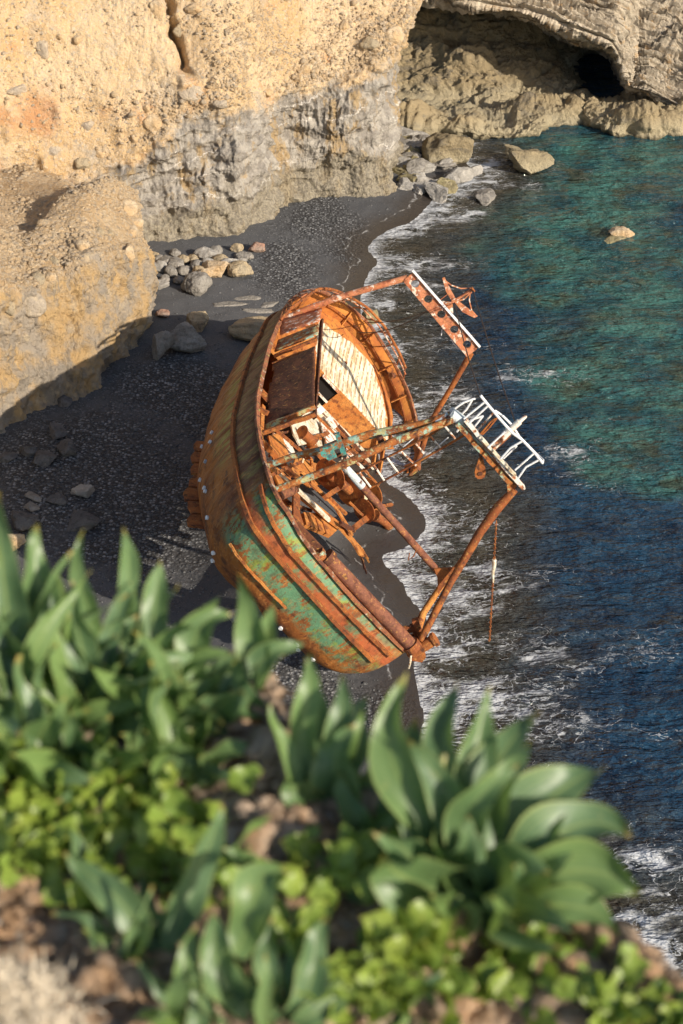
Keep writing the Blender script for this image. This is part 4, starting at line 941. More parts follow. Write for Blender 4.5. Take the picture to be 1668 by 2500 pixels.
mb = MB(); mb.plate([BL(*p, -8.9) for p in [(1060, 1388), (1112, 1385), (1120, 1402), (1085, 1428), (1070, 1450), (1068, 1410)]], .05, (0, 1, 0)); mb.build('gusset', M['rust'], g2)
MB().tube([BL(1000, 1350, -8.9), BL(997, 1368, -8.9), BL(1010, 1358, -8.9), BL(1018, 1340, -8.9)], .015, 6).build('tie_handle', M['rust'], g2)
Z4l = lambda x, y, l=lg: BL(*Z4(x, y), l)
MB().tube([Z3 and z3l(745, 1128, -8.8), z3l(835, 1192, -8.8)], .15, 14).build('beam_end', M['pale_blue'], g2, smooth=True)
MB().tube([z3l(660, 1200, -8.8), z3l(750, 1150, -8.8)], .11, 14).build('leg_sleeve', M['pale_blue'], g2, smooth=True)
MB().bar(z3l(800, 1190, -8.9), z3l(1180, 1618, -8.9), .10, .26, side=(0, 1, 0), seg=10, jit=.012, seed=4).build('crossbeam', M['patina'], g2)
MB().bar(z3l(855, 1170, -9), z3l(1275, 1662, -9), .07, .20, side=(0, 1, 0), seg=12, jit=.01, seed=5).build('platform_board', M['white_flaked'], g2)
MB().bar(z3l(960, 1290, -9.1), z3l(1215, 1570, -9.1), .05, .12, side=(0, 1, 0), seg=8, jit=.01, seed=6).build('platform_batten', M['bone'], g2)
MB().plate([z3l(1150, 1590, -8.9), z3l(1215, 1600, -8.9), z3l(1225, 1640, -8.9), z3l(1185, 1690, -8.9), z3l(1160, 1690, -8.9)], .1, (0, 1, 0)).build('leg_gusset', M['patina'], g2)
rl2 = empty('platform_rail'); rl2.parent = g2
A_ = -9.45; B_ = -8.35
wr = lambda name, pts, l, r=.03, m='white_rail': MB().tube([z3l(*p, q) for p, q in zip(pts, l if isinstance(l, list) else [l]*len(pts))], r, 8).build(name, M[m], rl2, smooth=True)
wr('outer_rail', [(968, 1003), (1000, 1045), (1110, 1175), (1190, 1265), (1265, 1320), (1350, 1408), (1408, 1482)], A_, .03)
wr('inner_rail', [(1070, 1110), (1130, 1152), (1190, 1212), (1240, 1290), (1275, 1330), (1345, 1400), (1412, 1462), (1408, 1482)], [B_, B_, B_, B_, -8.6, -8.7, -9.1, A_], .026)
for p, l_ in [([(1010, 1040), (850, 1168)], A_), ([(1022, 1075), (885, 1202)], A_), ([(1140, 1262), (1020, 1372)], A_), ([(1262, 1328), (1180, 1375), (1108, 1455)], A_), ([(1345, 1415), (1212, 1532)], A_), ([(1378, 1462), (1290, 1510), (1235, 1588)], A_),
              ([(765, 1112), (845, 1055), (912, 1030), (932, 1026)], B_), ([(908, 1036), (870, 1100), (825, 1146)], B_), ([(985, 1150), (918, 1232)], B_), ([(990, 1148), (905, 1175), (880, 1195)], B_), ([(1225, 1360), (1130, 1450)], B_), ([(835, 1210), (800, 1262)], B_)]:
    wr('stanchion', p, l_, .024)
for p in [[(1070, 1112), (1020, 1170), (945, 1250)], [(1090, 1155), (1040, 1190), (960, 1285)], [(1095, 1150), (1030, 1230), (980, 1280)]]: wr('bent_brace', p, B_, .022, 'white_flaked' if p[0][0] == 1070 else 'rust')
MB().tube([z3l(1040, 1382, -9), z3l(1170, 1255, -9), z3l(1245, 1188, -9)], [.085, .08, .07], 12).tube([z3l(1245, 1188, -9), z3l(1285, 1155, -9), z3l(1296, 1150, -9)], [.05, .035, .02], 10).build('mast_stub', M['white_flaked'], g2, smooth=True)
MB().tube([z3l(1060, 1395, -8.9), z3l(1180, 1285, -8.9)], .025, 6).build('stub_pipe', M['rust'], g2)
# ladder from the deck up to the platform
ld = empty('ladder'); ld.parent = g2
ll = [-7.9, -8.1, -8.4, -8.6]
ladU = [(60, 1575), (290, 1450), (610, 1285), (715, 1215)]; ladL = [(160, 1672), (380, 1555), (680, 1385), (880, 1270)]
MB().tube([z3l(*p, q) for p, q in zip(ladU, ll)], .026, 8).build('stile', M['rust'], ld); MB().tube([z3l(*p, q) for p, q in zip(ladL, ll)], .028, 8).build('stile', M['rust'], ld)
MB().tube([z3l(-110, 1470, -8), z3l(60, 1380, -8.1)], .02, 6).build('loose_bar', M['rust'], ld)
for p in [((110, 1548), (190, 1655)), ((210, 1495), (285, 1605)), ((305, 1445), (385, 1552)), ((400, 1395), (510, 1500)), ((505, 1340), (585, 1438)), ((608, 1287), (690, 1382)), ((712, 1217), (795, 1318))]:
    MB().tube([z3l(*p[0], -8.2), z3l(*p[1], -8.2)], .024, 6).build('rung', M['white_flaked'], ld)
MB().tube([z3l(420, 1370, -8.2), z3l(530, 1275, -8.2), z3l(580, 1255, -8.2)], .016, 6).tube([z3l(500, 1480, -8.2), z3l(600, 1420, -8.2), z3l(740, 1300, -8.2)], .014, 6).build('loose_rod', M['white_rail'], ld)

# teal joint where legs and tie cross
jn = MB(); z1l = lambda x, y, l=-8.9: BL(*Z1(x, y), l)
jn.bar(z1l(930, 1190), z1l(1030, 1150), .16, .12, side=(0, 1, 0)); jn.bar(z1l(1000, 1090), z1l(1050, 1240), .10, .09, side=(0, 1, 0)); jn.plate([z1l(890, 1185, -9.1), z1l(960, 1170, -9.1), z1l(1000, 1240, -9.1), z1l(950, 1260, -9.1), z1l(900, 1230, -9.1)], .1, (0, 1, 0))
tealm = rust('teal_paint', base=(.06, .30, .26), second=(.10, .38, .33), third=(.05, .10, .12), paint=[(.25, .10, .04)], pscale=5, plo=.5, phi=.56)
jn.build('winch_bracket', tealm, g2)
MB().tube([z1l(1270, 1110), z1l(1285, 1150)], .07, 8).build('leg_coupling', M['rust_dark'], g2)

# stern roller and fittings
ro = MB().tube([BL(803, 1365, -9.75), BL(1004, 1576, -9.75)], .155, 20).build('stern_roller', M['rust_tube'], boat, smooth=True)
MB().tube([BL(795, 1357, -9.75), BL(806, 1368, -9.75)], .20, 18).build('end_plate', M['rust_dark'], ro); MB().tube([BL(1001, 1572, -9.75), BL(1012, 1585, -9.75)], .20, 18).build('end_plate', M['rust'], ro)
MB().bar(BL(770, 1362, -9.8), BL(793, 1350, -9.8), .22, .2, side=(0, 1, 0), seg=3, jit=.03).tube([BL(778, 1365, -9.85), BL(786, 1378, -9.85)], .05, 8).build('roller_bracket', M['patina'], boat)
MB().plate([BL(*p, -9.7) for p in [(700, 1258), (712, 1256), (790, 1338), (776, 1352), (738, 1320)]], .05, (0, 1, 0)).build('cap_plate', M['rust_dark'], boat)
MB().tube([Z4l(215, 1215, -9.6), Z4l(330, 1145, -9.6)], .13, 16).tube([Z4l(322, 1150, -9.6), Z4l(336, 1142, -9.6)], .17, 16).build('mooring_roller', M['rust'], boat, smooth=True)
MB().plate([Z4l(*p, -9.5) for p in [(200, 1180), (245, 1165), (285, 1225), (265, 1250), (215, 1240), (190, 1215)]], .2, (0, 1, 0)).build('corner_block', M['rust'], boat)
for a, b, w_ in [((145, 1095), (235, 1080), .07), ((150, 1115), (240, 1098), .05), ((165, 1135), (245, 1120), .05), ((230, 1045), (262, 1130), .14), ((215, 1070), (255, 1160), .10)]:
    MB().bar(Z4l(*a, -9.2), Z4l(*b, -9.2), w_, w_, side=(0, 1, 0), seg=3, jit=.01).build('bent_bracket', M['rust'], boat)
MB().tube([Z4l(212, 1225, -9.9), Z4l(208, 1262, -9.95), Z4l(200, 1290, -9.9)], .022, 6).build('rope_end', M['bone'], boat)

# wreckage inside the hull
Z2u = lambda x, y, u: BU(*Z2(x, y), u)
def strip(name, pts, wpx, u, mat, th=.04):
    P = [Z2u(x, y, u if not isinstance(u, list) else u[i]) for i, (x, y) in enumerate(pts)]; ws = wpx if isinstance(wpx, list) else [wpx]*len(P); V = []
    for i, p in enumerate(P):
        d = P[min(i+1, len(P)-1)]-P[max(i-1, 0)]; d /= np.linalg.norm(d); n_ = np.cross(d, (0, 0, 1)); n_ /= np.linalg.norm(n_); w_ = ws[i]
        V += [p+n_*w_/2, p-n_*w_/2, p-n_*w_/2-[0, 0, th], p+n_*w_/2-[0, 0, th]]
    Fc = [(i*4+k, i*4+(k+1) % 4, i*4+4+(k+1) % 4, i*4+4+k) for i in range(len(P)-1) for k in range(4)]+[(3, 2, 1, 0), tuple(len(V)-4+k for k in range(4))]
    m = MB(); m.add(V, Fc); return m.build(name, M[mat] if isinstance(mat, str) else mat, boat)
strip('broken_plank', [(560, 120), (690, 200), (800, 290), (930, 390), (1010, 480), (1055, 560)], [.5, .42, .40, .36, .32, .26], -1.15, 'rust_bright')
for k, (a, b, w_) in enumerate([((1020, 500), (1085, 665), .05), ((1035, 510), (1100, 600), .045), ((1045, 540), (1072, 640), .04), ((1010, 470), (1095, 580), .05)]):
    strip('splinter', [a, ((a[0]+b[0])/2+6, (a[1]+b[1])/2-4), b], [w_*1.6, w_, .008], -1.2, 'rust_bright' if k % 2 else 'rust_dark')
strip('white_plank', [(690, 178), (780, 262), (872, 352)], .16, -1.0, 'bone', .06)
strip('broken_plank', [(760, 130), (900, 270), (980, 400), (1000, 440)], [.14, .2, .2, .1], -1.02, 'rust_bright')
strip('torn_plate', [(560, 190), (600, 220), (640, 270), (690, 300)], [.3, .35, .3, .2], -1.35, 'inner')
strip('torn_plate', [(520, 40), (580, 90), (650, 140)], [.35, .5, .3], -1.3, 'inner')
mb = MB(); mb.plate([Z2u(x, y, -1.3) for x, y in [(705, 318), (775, 322), (930, 392), (870, 452), (722, 388)]], .12, (0, 0, 1)); mb.build('box_panel', M['rust_bright'], boat)
for x, y in [(745, 330), (790, 345), (830, 365)]: strip('box_rib', [(x, y), (x+22, y+70)], .05, -1.22, 'rust')
mb = MB(); mb.plate([Z2u(x, y, -1.1) for x, y in [(655, 165), (690, 155), (692, 320), (716, 392), (652, 340)]], .05, (0, 0, 1)); mb.build('torn_plate', M['rust'], boat)
MB().tube([Z2u(560, 218, -.75), Z2u(650, 180, -.75)], .13, 14).build('pipe_stub', M['rust_tube'], boat, smooth=True)
for k, (a, b, w_, u, m) in enumerate([((840, 225), (960, 145), .12, -.9, 'rust'), ((865, 228), (965, 322), .09, -1, 'rust'), ((1010, 400), (1150, 298), .15, -.95, 'rust'), ((1170, 275), (1232, 268), .08, -.7, 'rust'), ((930, 370), (1010, 420), .1, -1, 'rust_dark'), ((520, 100), (700, 20), .07, -.8, 'rust'),
                                     ((600, 60), (740, 150), .08, -1.0, 'rust'), ((640, 30), (780, 130), .06, -1.1, 'rust_bright'), ((700, 90), (850, 240), .06, -1.2, 'rust'), ((620, 250), (760, 300), .07, -1.3, 'rust_dark'), ((980, 250), (1060, 330), .06, -.9, 'rust'), ((1060, 60), (1160, 160), .05, -.9, 'rust'), ((1100, 40), (1170, 110), .05, -.95, 'bone')]):
    MB().bar(Z2u(*a, u), Z2u(*b, u), w_, w_*.8, seg=3, jit=.01, seed=k).build('steel_beam', M[m], boat)
for k, (x, y) in enumerate([(870, 95), (985, 185), (1090, 200), (1068, 300)]):
    c = Z2u(x, y, -.85); ax = np.array([.35, .78, .5]); ax /= np.linalg.norm(ax)
    MB().tube([c-ax*.012, c+ax*.012], .46 if k < 3 else .34, 32).build('net_drum_flange', M['rust'], boat)
c0, c1 = Z2u(1000, 120, -.85), Z2u(1068, 245, -.95)
MB().tube([c0, c1], .16, 16).build('net_drum_core', M['rope'], boat); MB().tube([Z2u(870, 95, -.85), Z2u(985, 185, -.85)], .13, 14).build('net_drum_core', M['rust'], boat)
MB().tube([Z2u(1128, 330, -.8), Z2u(1150, 345, -.8), Z2u(1190, 370, -.8), Z2u(1212, 385, -.8)], [.16, .11, .11, .17], 16).build('fairlead_roller', M['rust'], boat, smooth=True)
Z1u = lambda x, y, u: BU(*Z1(x, y), u)
MB().tube([Z1u(775, 1085, -.9), Z1u(795, 1100, -.9), Z1u(830, 1130, -.9), Z1u(850, 1150, -.9)], [.2, .13, .13, .2], 18).build('warping_drum', M['rust'], boat, smooth=True)
rb = random.Random(12)
for k in range(34):
    x, y = rb.uniform(560, 1250), rb.uniform(1080, 1500)
    if y > 1250+(x-560)*.45 or (x > 1050 and y < 1200): continue
    u = rb.uniform(-1.5, -.9); a = rb.uniform(0, 3.1); L = rb.uniform(40, 120)
    MB().bar(Z1u(x, y, u), Z1u(x+L*math.cos(a), y+L*math.sin(a), u+rb.uniform(-.3, .3)), rb.uniform(.03, .1), rb.uniform(.02, .06), seg=3, jit=.02, seed=k).build('steel_scrap', M[rb.choice(['rust', 'rust_dark', 'rust_bright', 'rust', 'bone'])], boat)
# frames of the port side and floors of the hold
for l_ in np.arange(-8.6, 1.5, .85):
    i = min(range(iBowL, NR), key=lambda j: abs(RIM[j, 1]-l_)+(9 if RIM[j, 0] > 0 else 0)); P = []
    for th in np.linspace(.12, 1.5, 14):
        p = hullpt(RIM[i:i+1], np.array([th]))[0]; c = np.array([.2, p[1], -.6]); P.append(p+(c-p)/np.linalg.norm(c-p)*.13)
    strip_rail('hull_frame', P, .06, .12, M['rust'], nrm=(0, 1, 0))
for l_, t1 in [(-1.2, 1.6), (-4.0, -.6)]:
    MB().bar((-2.7, l_, -1.15), (t1, l_, -1.2), .10, .14, seg=6, jit=.012, seed=int(l_*-9)).build('deck_beam', M['rust'], boat)
for t_, a, b in [(-1.9, -7.5, -2), (1.4, -1.0, 1.9)]:
    MB().bar((t_, a, -1.14), (t_+.05, b, -1.14), .12, .10, seg=8, jit=.015, seed=int(t_*10)+30).build('deck_girder', M['rust_bright' if t_ < 0 else 'white_flaked'], boat)
for k, (u, m, pts) in enumerate([(-1.05, 'bone', [(700, 1020), (850, 975), (880, 1060), (850, 1150), (760, 1170), (720, 1100)]), (-1.3, 'white_flaked', [(590, 1090), (690, 1130), (740, 1240), (650, 1230)]), (-1.25, 'rust_bright', [(560, 1110), (640, 1090), (700, 1260), (600, 1300)]),
                                 (-1.1, 'white_flaked', [(890, 1010), (1000, 1090), (1030, 1190), (930, 1170)]), (-1.35, 'rust_bright', [(740, 1240), (900, 1300), (960, 1400), (820, 1440), (700, 1340)]), (-1.4, 'inner', [(580, 1330), (700, 1380), (760, 1500), (640, 1480)]),
                                 (-.98, 'white_rail', [(868, 940), (900, 918), (925, 948), (893, 975)]), (-1.0, 'white_flaked', [(930, 1000), (960, 980), (1010, 1040), (985, 1065)])]):
    MB().plate([Z1u(x, y, u) for x, y in pts], .04, (0, 0, 1)).build('torn_panel', M[m], boat)
# starboard torn edge stiffeners
for t_ in (2.0, 2.35, 2.7): MB().bar((t_, 1.9, -.5), (t_+.1, .5, -.75-.3*(t_-2)), .05, .12, seg=3, jit=.01).build('side_stiffener', M['rust_bright'], boat)
# sacrificial anodes on the port side
hw = flat @ BM.T+BO; hz = (hw-cpos)@fwd; hpx = 834+FPX*(hw[:, 0])/hz; hpy = 1250-FPX*((hw-cpos)@upv)/hz
for p in [Z1(170, 1130), Z1(105, 1165), Z1(145, 1270), Z1(92, 1380), Z1(145, 1448), Z2(132, 14), Z2(133, 178), Z2(146, 342), Z2(182, 552), Z2(183, 600), Z2(580, 985), Z2(665, 1095), Z2(670, 1135), Z2(757, 1176), Z1(175, 1068)]:
    d2 = (hpx-p[0])**2+(hpy-p[1])**2; ok = np.where(d2 < 260)[0]; ok = ok if len(ok) else np.array([np.argmin(d2)]); k = ok[np.argmin(hz[ok]*1.0+d2[ok]*.002)]
    q = flat[k]; o = outw[k]; MB().tube([q-o*.02, q+o*.05], .05, 10).build('anode', M['white_rail'], boat)

# things hanging from the rig
def world_tube(name, pts, r, mat, label, cat, group=None, n=6):
    o = MB().tube(pts, r, n).build(name, M[mat], None); return tag(o, label, cat, group)
W = lambda x, y, l=.7: b2w(BL(*Z3(x, y), l))
def sagline(a, b, s_, n=14): return [a+(b-a)*k/n-np.array([0, 0, s_*4*(k/n)*(1-k/n)]) for k in range(n+1)]
world_tube('stay_cable', sagline(W(783, 345), W(968, 1003, -9.4), .12), .014, 'wire', 'dark cable from the upper gantry to the near end of the white rail', 'cable')
world_tube('stay_cable', sagline(W(914, 250), W(1212, 1185, -9), .1), .014, 'wire', 'long dark cable from the top mast tip down to the platform stub mast', 'cable')
world_tube('stay_cable', sagline(W(605, 398), b2w(BU(*Z3(160, 485), .5)), .12), .013, 'wire', 'upper of two thin dark wires from the holed beam to the bow rail', 'cable')
world_tube('stay_cable', sagline(W(590, 405), b2w(BU(*Z3(100, 555), .4)), .2), .013, 'wire', 'lower of two thin dark wires from the holed beam to the bow bulwark', 'cable')
world_tube('loose_cord', [W(718, 505), W(703, 520), W(694, 545), W(690, 578)], .013, 'white_rail', 'short white cord dangling under the holed beam', 'cord')
world_tube('loose_cord', [W(738, 535), W(752, 585), W(780, 640), W(820, 675), W(862, 697)], .013, 'white_rail', 'long white cord looping under the holed beam', 'cord')
pbw = W(972, 1415, -8.9); pb = empty('pulley_block', loc=pbw); tag(pb, 'rusty teardrop pulley block hanging under the platform', 'pulley')
rr_ = np.array([1., 0, 0]); zz_ = np.array([0, 0, 1.])
prof = [(0, .0, .05), (0, -.10, .07), (0, -.2, .10), (0, -.34, .12), (0, -.44, .1), (0, -.49, .04)]
P2 = [(-w_, z) for _, z, w_ in prof]+[(w_, z) for _, z, w_ in prof[::-1]]
MB().plate([(x, 0, z-.12) for x, z in P2], .07, (0, 1, 0)).build('shell', M['rust'], pb); MB().tube([(0, -.06, -.47), (0, .06, -.47)], .05, 12).build('sheave_pin', M['rust_dark'], pb); MB().tube([(0, 0, .04), (.03, 0, -.03), (0, 0, -.12), (-.03, 0, -.03), (0, 0, .04)], .014, 6).build('shackle', M['rust_dark'], pb)
# hanging chain with a whipping of rope
ctop = b2w(BL(1212, 1270, -8.95)); cb = PY(1214, 1568, ctop[1]); Lc = ctop[2]-cb[2]
ch = empty('hanging_chain', loc=ctop); tag(ch, 'rusty chain hanging from the right gantry leg over the foam', 'chain')
mb = MB(); nlk = int(Lc/.062)
for k in range(nlk):
    z0 = -k*.062; R2 = .030; lk = []
    for q in range(9):
        a = 2*math.pi*q/8; x, z = R2*.62*math.sin(a), -.042+.042*math.cos(a); lk.append((x, 0, z0+z) if k % 2 else (0, x, z0+z))
    mb.tube(lk, .010, 5, cap=False)
mb.build('chain_links', M['rust'], ch)
MB().tube([(0, 0, -.31*Lc+.25*math.sin(0)), (0.01, 0, -.36*Lc), (-.01, 0, -.42*Lc), (.01, 0, -.5*Lc)], [.05, .045, .035, .02], 8).build('rope_whipping', M['bone'], ch)

# ------------------------------------------------------------------ foreground ledge
def ledge_mat():
    s = NT('stony_soil'); s.co = s.node('ShaderNodeNewGeometry').outputs['Position']
    c = s.mix(s.ramp(s.noise(6, 6), .4, .6), (.34, .25, .18), (.50, .37, .26))
    vc = s.voro(45, out='Color'); h = s.node('ShaderNodeSeparateColor'); s.link(vc, h.inputs[0])
    c = s.mix(s.mul(s.ramp(h.outputs[0], .5, .8), .7), c, s.mix(h.outputs[1], (.40, .35, .30), (.70, .54, .40)))
    return s.done(c, .95, s.bump(s.noise(40, 5, .7), .8, .02))
M['ledge'] = ledge_mat()
ex = [-900, 0, 500, 620, 700, 790, 900, 1100, 1300, 1440, 1668, 2100, 2600]; ey = [1760, 1750, 1700, 1660, 1760, 1860, 1960, 2090, 2190, 2270, 2450, 2780, 3200]
gx = np.linspace(-900, 2500, 200); gv = np.linspace(0, 1, 110); V = []
for v in gv:
    e = np.interp(gx, ex, ey)+18*np.sin(gx*.021)+12*np.sin(gx*.053)
    for x, e_ in zip(gx, e):
        if v < .72:
            k = v/.72; py = 3600+(e_-3600)*k; d = np.interp(py, [1650, 2100, 2500, 3600], [4.22, 3.76, 3.44, 2.88]); V.append(PD(x, py, d))
        else:
            k = (v-.72)/.28; d = np.interp(e_, [1650, 2100, 2500, 3600], [4.22, 3.76, 3.44, 2.88]); p = PD(x, e_, d); V.append(p+np.array([0, .25*k**.5+.3*k, -2.6*k*k-.3*k]))
V = np.array(V); V[:, 2] += fbm(V, 2.5, 5, seed=600)*.10+fbm(V, 11, 3, seed=601)*.02
mesh_obj('ledge', V, grid_faces(200, 110), M['ledge']); tag(bpy.data.objects['ledge'], kind='structure')
LV = V.reshape(110, 200, 3)
def on_ledge(px, py):
    P = LV[:82].reshape(-1, 3); d = P-cpos; zz = d@fwd; x = 834+FPX*(d@rt)/zz; y = 1250-FPX*(d@upv)/zz; return P[np.argmin((x-px)**2+(y-py)**2)]

def leaf_mat(name, a, b, edge, tr):
    s = NT(name); sf = s.attr('side'); al = s.attr('along')
    c = s.mix(s.ramp(s.noise(7, 5), .35, .65), a, b)
    vn = s.math('FRACT', s.mul(sf, 6.5)); c = s.mix(s.ramp(s.math('ABSOLUTE', s.math('SUBTRACT', vn, .5)), .3, .0, 0, .22), c, edge)
    c = s.mix(s.ramp(s.math('ABSOLUTE', sf), .10, .0, 0, .5), c, edge)
    c = s.mix(s.ramp(s.noise(26, 6, .75), .6, .7, 0, .5), c, s.mix(.5, edge, (.3, .2, .08)))
    c = s.mix(s.ramp(s.math('ABSOLUTE', sf), .86, 1.0, 0, .7), c, edge); c = s.mix(s.ramp(s.math('ADD', al, s.mul(s.noise(9, 2), .12)), .97, 1.04, 0, .8), c, (.36, .24, .06))
    c = s.mix(s.ramp(s.attr('tone'), 0, 1, 0, 1), c, s.mix(.5, c, (.20, .30, .06)))
    d = s.node('ShaderNodeBsdfTranslucent'); s.val(s.mix(.5, c, tr), d.inputs[0]); m = s.node('ShaderNodeMixShader'); m.inputs[0].default_value = .28
    s.done(c, .40, s.bump(s.noise(22, 4, .7), .25, .008), spec=.42); s.link(s.b.outputs[0], m.inputs[1]); s.link(d.outputs[0], m.inputs[2]); s.link(m.outputs[0], s.out.inputs[0]); return s.m
M['squill'] = leaf_mat('fleshy_green_leaf', (.062, .128, .060), (.118, .20, .095), (.34, .40, .14), (.26, .40, .05))
M['herb'] = leaf_mat('bright_herb_leaf', (.13, .21, .028), (.25, .32, .05), (.36, .40, .09), (.34, .46, .03))
class Leaves:
    def __init__(s): s.V = []; s.F = []; s.a = []; s.b = []; s.t = []
    def leaf(s, base, tip, width, arch=(0, 0, .1), face=None, n=14, m=6, fold=.25, twist=0., tone=0., shape=.8):
        base = np.asarray(base, float); tip = np.asarray(tip, float); ctl = (base+tip)/2+np.asarray(arch); k0 = len(s.V)
        L = np.linalg.norm(tip-base)
        hs = math.sin(base[0]*917+tip[0]*531+tip[2]*733); sw = hs*.07*L; ph = hs*9
        for i in range(n+1):
            t = i/n; c = base*(1-t)**2+2*ctl*t*(1-t)+tip*t*t; d = 2*(1-t)*(ctl-base)+2*t*(tip-ctl); d /= np.linalg.norm(d)+1e-9
            f = np.asarray(face if face is not None else cpos-c, float); f = f-d*(f@d); f /= np.linalg.norm(f)+1e-9
            a = twist*t; sd = np.cross(d, f); sd2 = sd*math.cos(a)+f*math.sin(a); f2 = np.cross(sd2, d)
            c = c+sd2*sw*math.sin(t*5.2+ph)+f2*sw*.8*math.sin(t*6.1-ph)
            w_ = width*(math.sin(math.pi*min(1, (.13+.87*t**1.05)))**.95)*(1+.12*math.sin(t*11+ph)) if t < 1 else 0
            for j in range(m+1):
                q = j/m*2-1; wav = .17*width*math.sin(t*13+ph*2+(1.3 if q > 0 else 0))*abs(q)**1.5*(1-t*.3)
                s.V.append(c+sd2*q*w_/2+f2*(abs(q)**1.5*w_*fold+wav)); s.a.append(q); s.b.append(t); s.t.append(tone)
        for i in range(n):
            for j in range(m): a_ = k0+i*(m+1)+j; s.F.append((a_, a_+1, a_+m+2, a_+m+1))
        return s
    def build(s, name, mat, label, cat, group=None, kind=None):
        o = mesh_obj(name, s.V, s.F, mat, attrs={'side': s.a, 'along': s.b, 'tone': s.t}); return tag(o, label, cat, group, kind)
def plant(label, bpx, bpy_, n, Lm, wm, spread=75, seed=0, lean=0., keys=(), dlift=0.):
    n = int(n*1.9) if not keys or n >= 8 else int(n*1.5)
    r_ = random.Random(seed); lv_ = Leaves(); B = on_ledge(bpx, bpy_)
    B = B+np.array([0, 0, -.02])
    for k in range(n):
        a = math.radians(-spread+2*spread*(k+.5)/n+r_.uniform(-14, 14)+lean); b = math.radians(r_.uniform(-50, 50)); L = Lm*r_.uniform(.5, 1.12)*(1-.15*abs(math.sin(a)))
        tip = B+L*np.array([math.sin(a)*math.cos(b), math.sin(b), math.cos(a)*math.cos(b)]); arch = L*np.array([-.05*math.sin(a), -.05*math.sin(b), .16*abs(math.sin(a))+r_.uniform(-.06, .1)])
        fc = np.array([-math.sin(a)*.8+r_.uniform(-.6, .6), -1+r_.uniform(-.4, .4)-math.sin(b)*.5, .7+r_.uniform(-.3, .4)])
        lv_.leaf(B+np.array([r_.uniform(-.07, .07), r_.uniform(-.05, .05), 0]), tip, wm*r_.uniform(.5, 1.0), arch, fc, twist=r_.uniform(-1.7, 1.7), fold=r_.uniform(.05, .4), tone=r_.uniform(0, 1.))
    D = np.linalg.norm(B-cpos)
    for (x0, y0, x1, y1, wpx, ax, ay, dd) in keys:
        dep = (B-cpos)@fwd; d0 = dep*1.0; b_ = PD(x0, y0, d0-.02); t_ = PD(x1, y1, d0+dd)
        am = rt*ax/FPX*dep-upv*ay/FPX*dep
        lv_.leaf(b_, t_, wpx*1.02/FPX*dep, am, None, n=18, fold=.26, twist=r_.uniform(-.6, .6), tone=r_.uniform(0, .6))
    return lv_.build('squill_plant', M['squill'], label, 'plant', 'sea squills on the ledge')
plant('big leafy plant fanning out at right in front of the sea, with the broadest leaves', 1150, 2215, 14, .36, .085, 70, 1, keys=[
    (1120, 2200, 965, 1640, 105, -70, -60, .05), (1130, 2200, 1085, 1665, 110, 20, -60, .15), (1140, 2190, 1205, 1675, 100, -60, -70, .1), (1130, 2160, 1325, 1745, 120, -70, -90, .12), (1140, 2200, 1480, 1890, 165, -40, -120, .05),
    (1160, 2200, 1545, 2035, 150, 30, -120, -.05), (1170, 2210, 1570, 2190, 150, 60, -140, -.1), (1180, 2225, 1500, 2290, 90, 70, -90, -.15), (1120, 2220, 935, 2090, 190, -60, -20, -.2), (1130, 2180, 1000, 1790, 95, 60, -40, -.05), (1110, 2170, 1130, 2000, 80, 30, 0, -.15),
    (1150, 2200, 1350, 2120, 120, 10, -70, -.2), (1120, 2190, 1030, 1740, 110, -60, 0, .2), (1150, 2180, 1270, 1800, 95, 30, -40, .0), (1130, 2210, 1245, 1850, 90, -40, -60, -.1)])
plant('tall plant at the ledge edge just below the stern, its dark leaves standing upright', 790, 1960, 4, .26, .06, 50, 2, keys=[(780, 1970, 740, 1590, 70, -20, -20, .0), (800, 1960, 825, 1640, 60, 20, 0, .05), (790, 1980, 700, 1900, 70, -40, -20, -.1), (830, 1980, 850, 1770, 110, -10, -20, -.1), (880, 1950, 1010, 1790, 60, -10, 0, 0), (840, 1960, 905, 1700, 90, -50, -20, .1), (760, 1950, 760, 1600, 50, 30, 0, .1)])
plant('plant with one pale leaf arching to the right over the stones, beside the wreck', 590, 1745, 4, .22, .06, 60, 3, keys=[(610, 1720, 745, 1555, 60, -50, -40, 0), (600, 1730, 590, 1400, 75, 40, 0, .05), (610, 1740, 660, 1470, 60, 20, -30, .1)])
plant('plant of the upper left bank tucked against the plant beside the wreck', 450, 1760, 9, .34, .075, 75, 4, keys=[(470, 1740, 560, 1480, 80, -40, -90, 0), (450, 1760, 300, 1600, 100, -20, -80, -.1), (480, 1800, 590, 1690, 110, 0, -30, -.15)])
plant('plant with the tall pale upright leaf in the middle of the upper left bank', 330, 1740, 10, .38, .075, 75, 5, keys=[(370, 1700, 388, 1365, 75, 0, -20, .05), (300, 1560, 300, 1285, 55, 30, 0, .1), (330, 1700, 328, 1400, 75, -20, 0, .05), (330, 1760, 225, 1530, 90, -30, -20, 0)])
plant('upper left plant with two narrow leaves poking highest over the beach', 190, 1740, 11, .42, .075, 75, 6, keys=[(200, 1620, 215, 1290, 50, -10, 0, .1), (130, 1640, 100, 1280, 90, -50, 0, 0), (90, 1700, 110, 1400, 110, 0, 0, 0), (230, 1700, 170, 1420, 80, 0, 0, -.1)])
plant('leftmost tall plant, its broad leaf cut by the photo edge', 30, 1760, 10, .44, .09, 70, 7, keys=[(30, 1700, 5, 1200, 110, -10, 0, 0), (20, 1750, 60, 1430, 110, -30, 0, 0)])
plant('low plant in the middle of the left side, leaves spreading sideways', 300, 1910, 13, .30, .08, 82, 8); plant('low plant at the left edge under the leftmost tall one', 90, 1900, 12, .32, .085, 80, 9)
plant('low plant in front of the wreck side bank, beside the bare stones', 440, 1900, 11, .26, .07, 80, 10)
